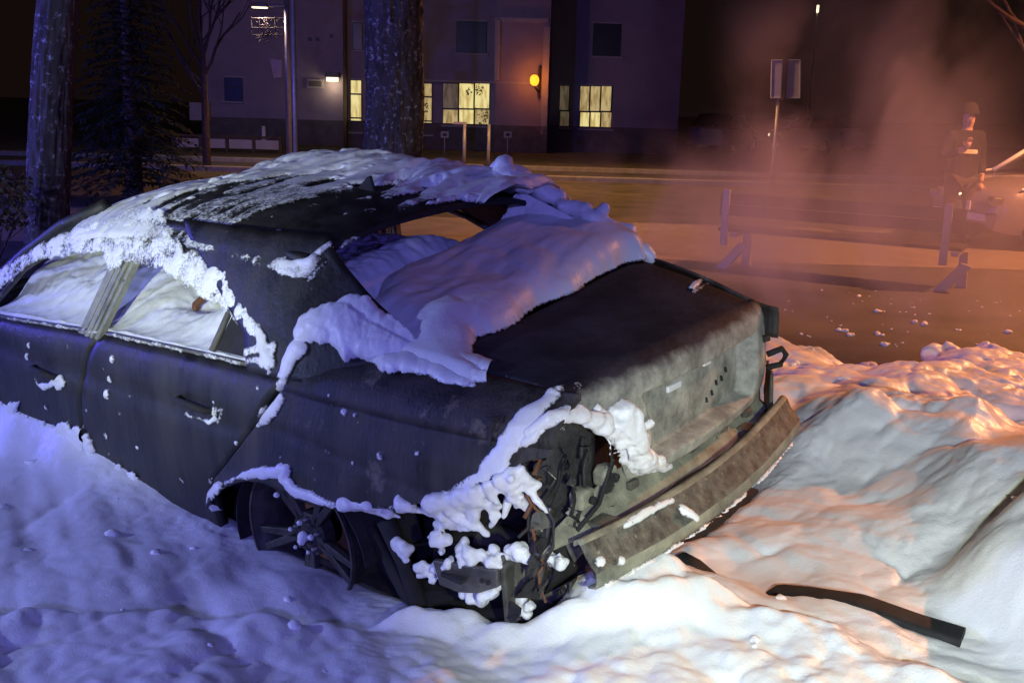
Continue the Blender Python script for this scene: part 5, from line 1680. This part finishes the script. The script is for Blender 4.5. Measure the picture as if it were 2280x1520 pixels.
# strands of foam dripping from the torn lower edge of the quarter panel
balls = []
for k in range(40):
    x = rnd.uniform(-.97, -.30)
    z0 = float(np.interp(x, [-1.03, -.96, -.74, -.5, -.30], [.86, .80, .675, .585, .55])) + .012
    y0 = float(ys(x, z0)) + .004
    n = float(np.interp(x, [-.96, -.8, -.6, -.34], [.14, .16, .11, .05])) * rnd.uniform(.1, 1.05)
    r = rnd.uniform(.014, .030)
    q = [[x, y0, z0, r]]
    for i in range(1, 5):
        q.append([x + rnd.gauss(0, .010) * i, y0 - .018 * i + rnd.gauss(0, .006), z0 - n * i / 4, r * (1 - .13 * i) * rnd.uniform(.7, 1.2)])
    balls += run(q, rnd, .7, dens=.4)
for (x, y, z, w) in ((-.74, .80, .465, .09), (-.66, .815, .44, .06), (-.80, .755, .455, .05), (-.56, .80, .36, .05), (-.47, .815, .42, .04), (-.87, .70, .30, .05), (-.70, .76, .30, .06), (-.62, .83, .50, .05), (-.88, .74, .50, .05), (-.93, .62, .44, .05), (-.80, .78, .36, .05)):
    for k in range(14):                      # dollops caught on the brackets
        balls.append((x + rnd.gauss(0, w * .5), y + rnd.gauss(0, .012), z + rnd.gauss(0, .012), rnd.uniform(.008, .022)))
blobs('foam_drips', balls, .0055, 'foam', 'strands of foam dripping from the torn edge behind the rear wheel', smooth=7, noise=.4)
balls = []
for p in run([[q[0], q[1], q[2] - .012, q[3]] for q in STROKES['rightC']], rnd, .3):
    for k in range(2):
        balls.append((p[0] + rnd.gauss(0, p[3] * .35), p[1] + rnd.gauss(0, p[3] * .3), p[2] + rnd.gauss(0, p[3] * .22), p[3] * rnd.uniform(.6, 1.0)))
for k in range(26):
    t = rnd.random()
    x = .38 - .34 * t
    balls.append((x + rnd.gauss(0, .03), -.56 + rnd.gauss(0, .03), 1.375 + rnd.gauss(0, .01), rnd.uniform(.025, .05)))
balls += [(.17, -.50, 1.42, .05), (.15, -.50, 1.45, .045), (.13, -.50, 1.38, .05)]
blobs('foam_on_far_pillar', balls, .009, 'foam', 'round ridge of foam along the far rear pillar', smooth=14, noise=.4)

balls = []
for k in range(5):
    a_ = math.pi / 2 + k * 2 * math.pi / 5
    balls.append((.056 * math.cos(a_), .845, .33 + .056 * math.sin(a_), rnd.uniform(.008, .013)))
balls += [(0, .835, .33, .022), (.004, .84, .315, .016), (-.1, .83, .16, .012), (.13, .83, .45, .012)]
blobs('foam_on_wheel', balls, .004, 'foam', 'dabs of foam on the wheel bolts and hub', smooth=2)

# ---- foam lying on the ground
EDGE = [(.36, -3.55), (.13, -3.46), (-.12, -3.53), (-.36, -3.20), (-.46, -3.06), (-.56, -3.16), (-.58, -3.50), (-.71, -3.55), (-.84, -3.70), (-.86, -4.02), (-1.04, -3.98), (-1.30, -3.95), (-2.6, -3.8), (-4.2, -1.5), (-4.6, 1.5), (-3.6, 4.2),
        (0, 5.0), (3.5, 4.4), (4.6, 2.0), (4.2, -.6), (2.4, -1.3), (1.0, -1.25), (.55, -1.7), (.45, -2.6)]
X, Y = grid_xy(-2.75, 2.9, -4.25, 2.45, .0088)
wob = .16 * fbm(X * 2.2, Y * 2.2, o=4, s=101) + .05 * fbm(X * 9, Y * 9, o=3, s=102)
sd = sdf(X, Y, EDGE) + wob - .03
dist = np.hypot(X - CAM[0], Y - CAM[1])
A_, B_ = X * -.8 + Y * .6, X * .6 + Y * .8
fold = fbm(A_ * 1.5 + .3 * B_, B_ * 4.2 + .25 * fbm(A_ * 2, B_ * 2, s=103), o=5, s=104, g=.52)
right = sm(-.6, -1.4, Y)
left = sm(.75, 1.15, Y)
wx = X + .12 * fbm(X * 2.2, Y * 2.2, o=3, s=111) + .04 * fbm(X * 7, Y * 7, o=2, s=113); wy = Y + .12 * fbm(X * 2.2 + 5, Y * 2.2, o=3, s=112) + .04 * fbm(X * 7 + 3, Y * 7, o=2, s=114)
aa, bb = wx * -.8 + wy * .6, wx * .6 + wy * .8
b1 = billow(aa * 1.7, bb * 2.6, 115); b2 = billow(aa * 4.2, bb * 5.6, 116); b3 = billow(wx * 12, wy * 12, 117); b4 = billow(wx * 25, wy * 25, 118)
near = sm(.9, .2, Y) * sm(-.7, -1.1, X)                    # the open ground behind the car
amp = .30 + .75 * right + .45 * near + .12 * left
patch_ = sm(-.35, .35, fbm(X * 1.6, Y * 1.6, o=2, s=119))
h = .05 + .06 * right + .03 * near + amp * (.085 * b1 + .045 * b2 * (.4 + .8 * patch_) + .016 * b3 * patch_ + .006 * b4 * patch_) + .025 * right * fold
h += .11 * np.exp(-(((X + .75) / .6) ** 2 + ((Y + 2.0) / .7) ** 2))
# rounded heaps close to the viewer
for cx, cy_, rr, am in ((-2.04, -.30, .20, .24), (-2.20, -.52, .22, .28), (-2.26, -.12, .20, .24), (-.08, 1.0, .16, .05), (-2.0, -.85, .34, .20), (-1.66, -1.35, .42, .17), (-1.88, -.78, .36, .15), (-1.05, -1.25, .34, .12), (-1.45, -.60, .30, .06), (-1.02, .48, .20, .10), (-1.25, .30, .22, .05), (-1.62, .20, .22, .035)):
    h += am * np.exp(-((np.hypot(X - cx, Y - cy_) / rr) ** (3.0 if cx < -2.03 else 2.4)))
# heaped against the door side
hd = np.interp(X, [.2, .5, .7, .95, 1.2, 1.47, 2.0, 3.0], [.0, .03, .05, .10, .17, .25, .29, .27])
h += hd * np.exp(-(np.clip(Y - .84, 0, 9) / .19) ** 1.5) * sm(.6, .84, Y)
# long low ripples beside the car and a frothy bank in front
h += left * .034 * fbm((X * .93 - Y * .36) * .9, (X * .36 + Y * .93) * 5.0, o=3, s=130)
bank = sdf(X, Y, [(1.2, 2.3), (.4, 1.72), (-.03, 1.37), (-.39, 1.15), (-.72, .91), (-.85, .78), (-1.0, .62), (-1.3, .40), (-1.6, .25), (-2.2, .3), (-3, 2), (-1, 4), (1.5, 3.5)])
h += sm(-.02, .10, bank) * (.035 + .045 * billow(X * 7 + 2 + .5 * fbm(X * 4, Y * 4, s=142), Y * 7 + .5 * fbm(X * 4 + 9, Y * 4, s=143), 140) * sm(-.5, .5, fbm(X * 3, Y * 3, s=144)) + .016 * billow(X * 17, Y * 17, 141))
cr = sdf(X, Y, [(-.50, 1.08), (-.90, .86), (-1.30, .56), (-1.42, .34), (-1.15, .30), (-.85, .56), (-.52, .90)])
h += sm(-.03, .09, cr) * (.02 + .055 * billow(X * 9 + .6 * fbm(X * 5, Y * 5, s=171), Y * 9, 172) + .018 * billow(X * 21, Y * 21, 173))
# lower under the wreck and where the trim lies
und = sm(.82, .70, np.abs(Y)) * sm(-1.0, -.8, X)
h = h * (1 - .55 * und)
hub = np.exp(-(((X + .25) / .55) ** 2 + ((Y - .90) / .16) ** 2) * 1.2)
h = h * (1 - .05 * hub)
for _ in range(2):                           # settle: soften sharp creases
    h[1:-1, 1:-1] = (h[1:-1, 1:-1] * 2 + h[:-2, 1:-1] + h[2:, 1:-1] + h[1:-1, :-2] + h[1:-1, 2:]) / 6
froth = sm(-.12, .30, fbm(X * 2.3 + 4, Y * 2.3, o=3, s=151)) * (1 - .75 * left * sm(.9, 1.2, Y) * sm(.02, -.05, bank))
h = h + froth * (.008 * billow(wx * 30, wy * 30, 152) * sm(-.2, .4, fbm(X * 8, Y * 8, o=2, s=154)) + .005 * billow(wx * 52, wy * 52, 153) + .003 * fbm(X * 26, Y * 26, o=4, s=150, g=.6)) + .0010 * fbm(X * 40, Y * 40, o=2, s=155)
h = h * roundp(sd, .30) - .012 * (sd < 0)
V, F = field(np.stack([X, Y, 0 * X + .003], -1), np.broadcast_to(UP, X.shape + (3,)), np.where(sd > 0, np.maximum(h, .002), -.01), keep=(dist < 8.5))
foam_tag(link('foam_on_ground', fmesh('foam_on_ground', V, F), 'foam_lace'), 'billowing white foam spread over the ground all round the car', False)


GX0, GY0, GDX, GDY = X[0, 0], Y[0, 0], X[1, 0] - X[0, 0], Y[0, 1] - Y[0, 0]
HG = h


def gfoam(x, y):
    return float(max(HG[int(round((x - GX0) / GDX)), int(round((y - GY0) / GDY))], 0)) + .003


# loose lumps: at the edge, on the asphalt, by the bumper
balls = []
for (x, y, z, r) in ((-.75, -3.79, .14, .10), (-.70, -3.74, .20, .07), (-.80, -3.80, .22, .065), (-.74, -3.82, .05, .09)):
    balls.append((x, y, z, r))
blobs('foam_lump', balls, .012, 'foam', 'single tall lump of foam at the far edge of the spread foam', False, noise=.5)
balls = []
for x, y, r in ((.44, -6.01, .04), (-.03, -5.75, .045), (.87, -6.67, .025), (.35, -4.95, .03), (.22, -4.85, .035), (.09, -5.05, .03), (-.08, -4.67, .035), (-.64, -5.92, .04), (-.33, -5.72, .015), (-.22, -3.94, .045), (.29, -6.46, .015), (.52, -3.4, .06), (.45, -3.25, .05), (.56, -3.3, .07)):
    for k in range(3):
        balls.append((x + rnd.gauss(0, r * .5), y + rnd.gauss(0, r * .5), r * .25, r * rnd.uniform(.5, .9)))
for k in range(90):
    x, y = rnd.uniform(-2.0, 1.4), rnd.uniform(-7.5, -3.4)
    balls.append((x, y, .004, rnd.uniform(.004, .014)))
blobs('foam_flecks', balls, None, 'foam', 'scattered foam flecks on the dark asphalt between foam and bench', False, flat=np.array([1, 1, .6]), noise=.5)

balls = []
for k in range(46):                                   # torn-off clods lying on the foam
    t = rnd.random()
    if t < .45:
        x, y = rnd.uniform(-.9, 1.6), rnd.uniform(1.0, 1.9)
    elif t < .75:
        x, y = rnd.uniform(-2.0, -.9), rnd.uniform(-1.2, .8)
    else:
        x, y = rnd.uniform(-1.6, .1), rnd.uniform(-3.4, -1.2)
    r = rnd.uniform(.006, .024) * (1.5 if t >= .75 else 1)
    for i in range(rnd.randint(1, 3)):
        balls.append((x + rnd.gauss(0, r * .7), y + rnd.gauss(0, r * .7), gfoam(x, y) - r * rnd.uniform(.1, .5), r * rnd.uniform(.6, 1.2)))
blobs('foam_clods', balls, .007, 'foam', 'little torn-off clods of foam lying on the foam round the car', False, flat=np.array([1.15, 1, .75]), noise=.8)


# ---- pieces of trim fallen off the car
def trim(name, pts, w, th, label):
    """long flat plastic strip with one rounded end, lying along pts"""
    P = [np.array(p) for p in pts]
    G = []
    n = 26
    for i in range(n):
        t = i / (n - 1)
        q = np.array([np.interp(t, np.linspace(0, 1, len(P)), [p[k] for p in P]) for k in range(3)])
        d = P[-1] - P[0]; d /= np.linalg.norm(d)
        s = np.cross(d, UP); s /= np.linalg.norm(s)
        nn = np.cross(s, d)
        k = math.sqrt(max(.02, 1 - max(0, (.08 - t) / .08) ** 2))
        row = []
        for a in np.linspace(0, 2 * math.pi, 16, endpoint=False):
            ca, sa = math.cos(a), math.sin(a)
            row.append(tuple(q + s * w / 2 * k * math.copysign(abs(ca) ** .5, ca) + nn * th / 2 * k * math.copysign(abs(sa) ** .5, sa)))
        row.append(row[0])
        G.append(row)
    m = MB().grid(G)
    m.add(G[-1][:-1], [tuple(range(16))])
    o = m.build(name, 'trim_plastic', None, smooth=True, auto=50)
    return tag(o, label, 'car trim', 'trim strips fallen off the car')


trim('trim_strip', [(-1.36, .085, gfoam(-1.36, .085) + .002), (-1.50, .085, gfoam(-1.5, .085) - .006), (-1.66, .065, gfoam(-1.66, .065) - .006), (-1.82, .04, gfoam(-1.82, .04) + .000), (-1.95, .02, gfoam(-1.95, .02) + .006)], .10, .040, 'long black plastic trim strip lying on the foam near the camera')
trim('trim_strip', [(-1.03, .085, gfoam(-1.03, .085) + .012), (-1.10, .09, gfoam(-1.1, .09) + .006), (-1.20, .09, gfoam(-1.2, .09) - .03)], .066, .034, 'short black trim end poking from the foam below the bumper beam')

# ---- smoke drifting between the wreck and the bench
sm_o = MB().box((0, 0, 0), (7.2, 4.4, 4.6)).build('smoke', None, None)
sm_o.location = spot(3.55, 8.6, 2.32)
sm_o.rotation_euler = (0, 0, RZ)
tag(sm_o, 'smoke drifting low over the bench and path', 'smoke', kind='stuff')
m = bpy.data.materials.new('smoke')
m.use_nodes = True
nt = m.node_tree
nt.nodes.remove(nt.nodes['Principled BSDF'])
L = nt.links.new
pv_ = nt.nodes.new('ShaderNodeVolumePrincipled')
pv_.inputs['Color'].default_value = (.78, .71, .84, 1)
pv_.inputs['Anisotropy'].default_value = .15
tc = nt.nodes.new('ShaderNodeTexCoord')
mp = nt.nodes.new('ShaderNodeMapping')
mp.inputs['Scale'].default_value = (1.0, .55, .55)
mp.inputs['Rotation'].default_value = (0, R(24), 0)
mp.inputs['Location'].default_value = (2.1, .3, .9)
nz = nt.nodes.new('ShaderNodeTexNoise')
nz.inputs['Scale'].default_value = .80
nz.inputs['Detail'].default_value = 4.5
nz.inputs['Roughness'].default_value = .55
nz.inputs['Distortion'].default_value = .5
L(tc.outputs['Object'], mp.inputs['Vector']); L(mp.outputs[0], nz.inputs['Vector'])
mr = nt.nodes.new('ShaderNodeMapRange')
mr.inputs['From Min'].default_value = .49; mr.inputs['From Max'].default_value = .70
mr.inputs['To Min'].default_value = 0; mr.inputs['To Max'].default_value = SMOKE
sx = nt.nodes.new('ShaderNodeSeparateXYZ')
L(tc.outputs['Object'], sx.inputs[0])


def ramp(sock, a, b, c, d):
    """1 between b and c, fading to 0 at a and d"""
    r1 = nt.nodes.new('ShaderNodeMapRange'); r1.interpolation_type = 'SMOOTHSTEP'
    r1.inputs['From Min'].default_value = a; r1.inputs['From Max'].default_value = b
    r2 = nt.nodes.new('ShaderNodeMapRange'); r2.interpolation_type = 'SMOOTHSTEP'
    r2.inputs['From Min'].default_value = d; r2.inputs['From Max'].default_value = c
    L(sock, r1.inputs['Value']); L(sock, r2.inputs['Value'])
    mu = nt.nodes.new('ShaderNodeMath'); mu.operation = 'MULTIPLY'
    L(r1.outputs[0], mu.inputs[0]); L(r2.outputs[0], mu.inputs[1])
    return mu.outputs[0]


def mul(a_, b_):
    mu = nt.nodes.new('ShaderNodeMath'); mu.operation = 'MULTIPLY'
    L(a_, mu.inputs[0]); L(b_, mu.inputs[1])
    return mu.outputs[0]


bank_ = mul(ramp(sx.outputs[0], -3.4, -1.9, -.5, .9), ramp(sx.outputs[2], -2.29, -2.05, -1.75, -.55))
col_ = mul(ramp(sx.outputs[0], -1.9, -1.15, -.7, .0), ramp(sx.outputs[2], -2.2, -1.7, -.6, 1.1))
core = mul(ramp(sx.outputs[0], -2.5, -1.6, -.7, .2), ramp(sx.outputs[2], -2.25, -1.9, -1.5, -.6))
mxn = nt.nodes.new('ShaderNodeMath'); mxn.operation = 'MAXIMUM'
L(bank_, mxn.inputs[0]); L(col_, mxn.inputs[1])
ac = nt.nodes.new('ShaderNodeMath'); ac.operation = 'MULTIPLY_ADD'
L(core, ac.inputs[0]); ac.inputs[1].default_value = .08; L(nz.outputs['Fac'], ac.inputs[2])
L(ac.outputs[0], mr.inputs['Value'])
cur = mul(mul(mr.outputs[0], mxn.outputs[0]), ramp(sx.outputs[1], -2.1, -1.0, 1.0, 2.1))
L(cur, pv_.inputs['Density'])
L(pv_.outputs[0], nt.nodes['Material Output'].inputs['Volume'])
sm_o.data.materials.append(m)
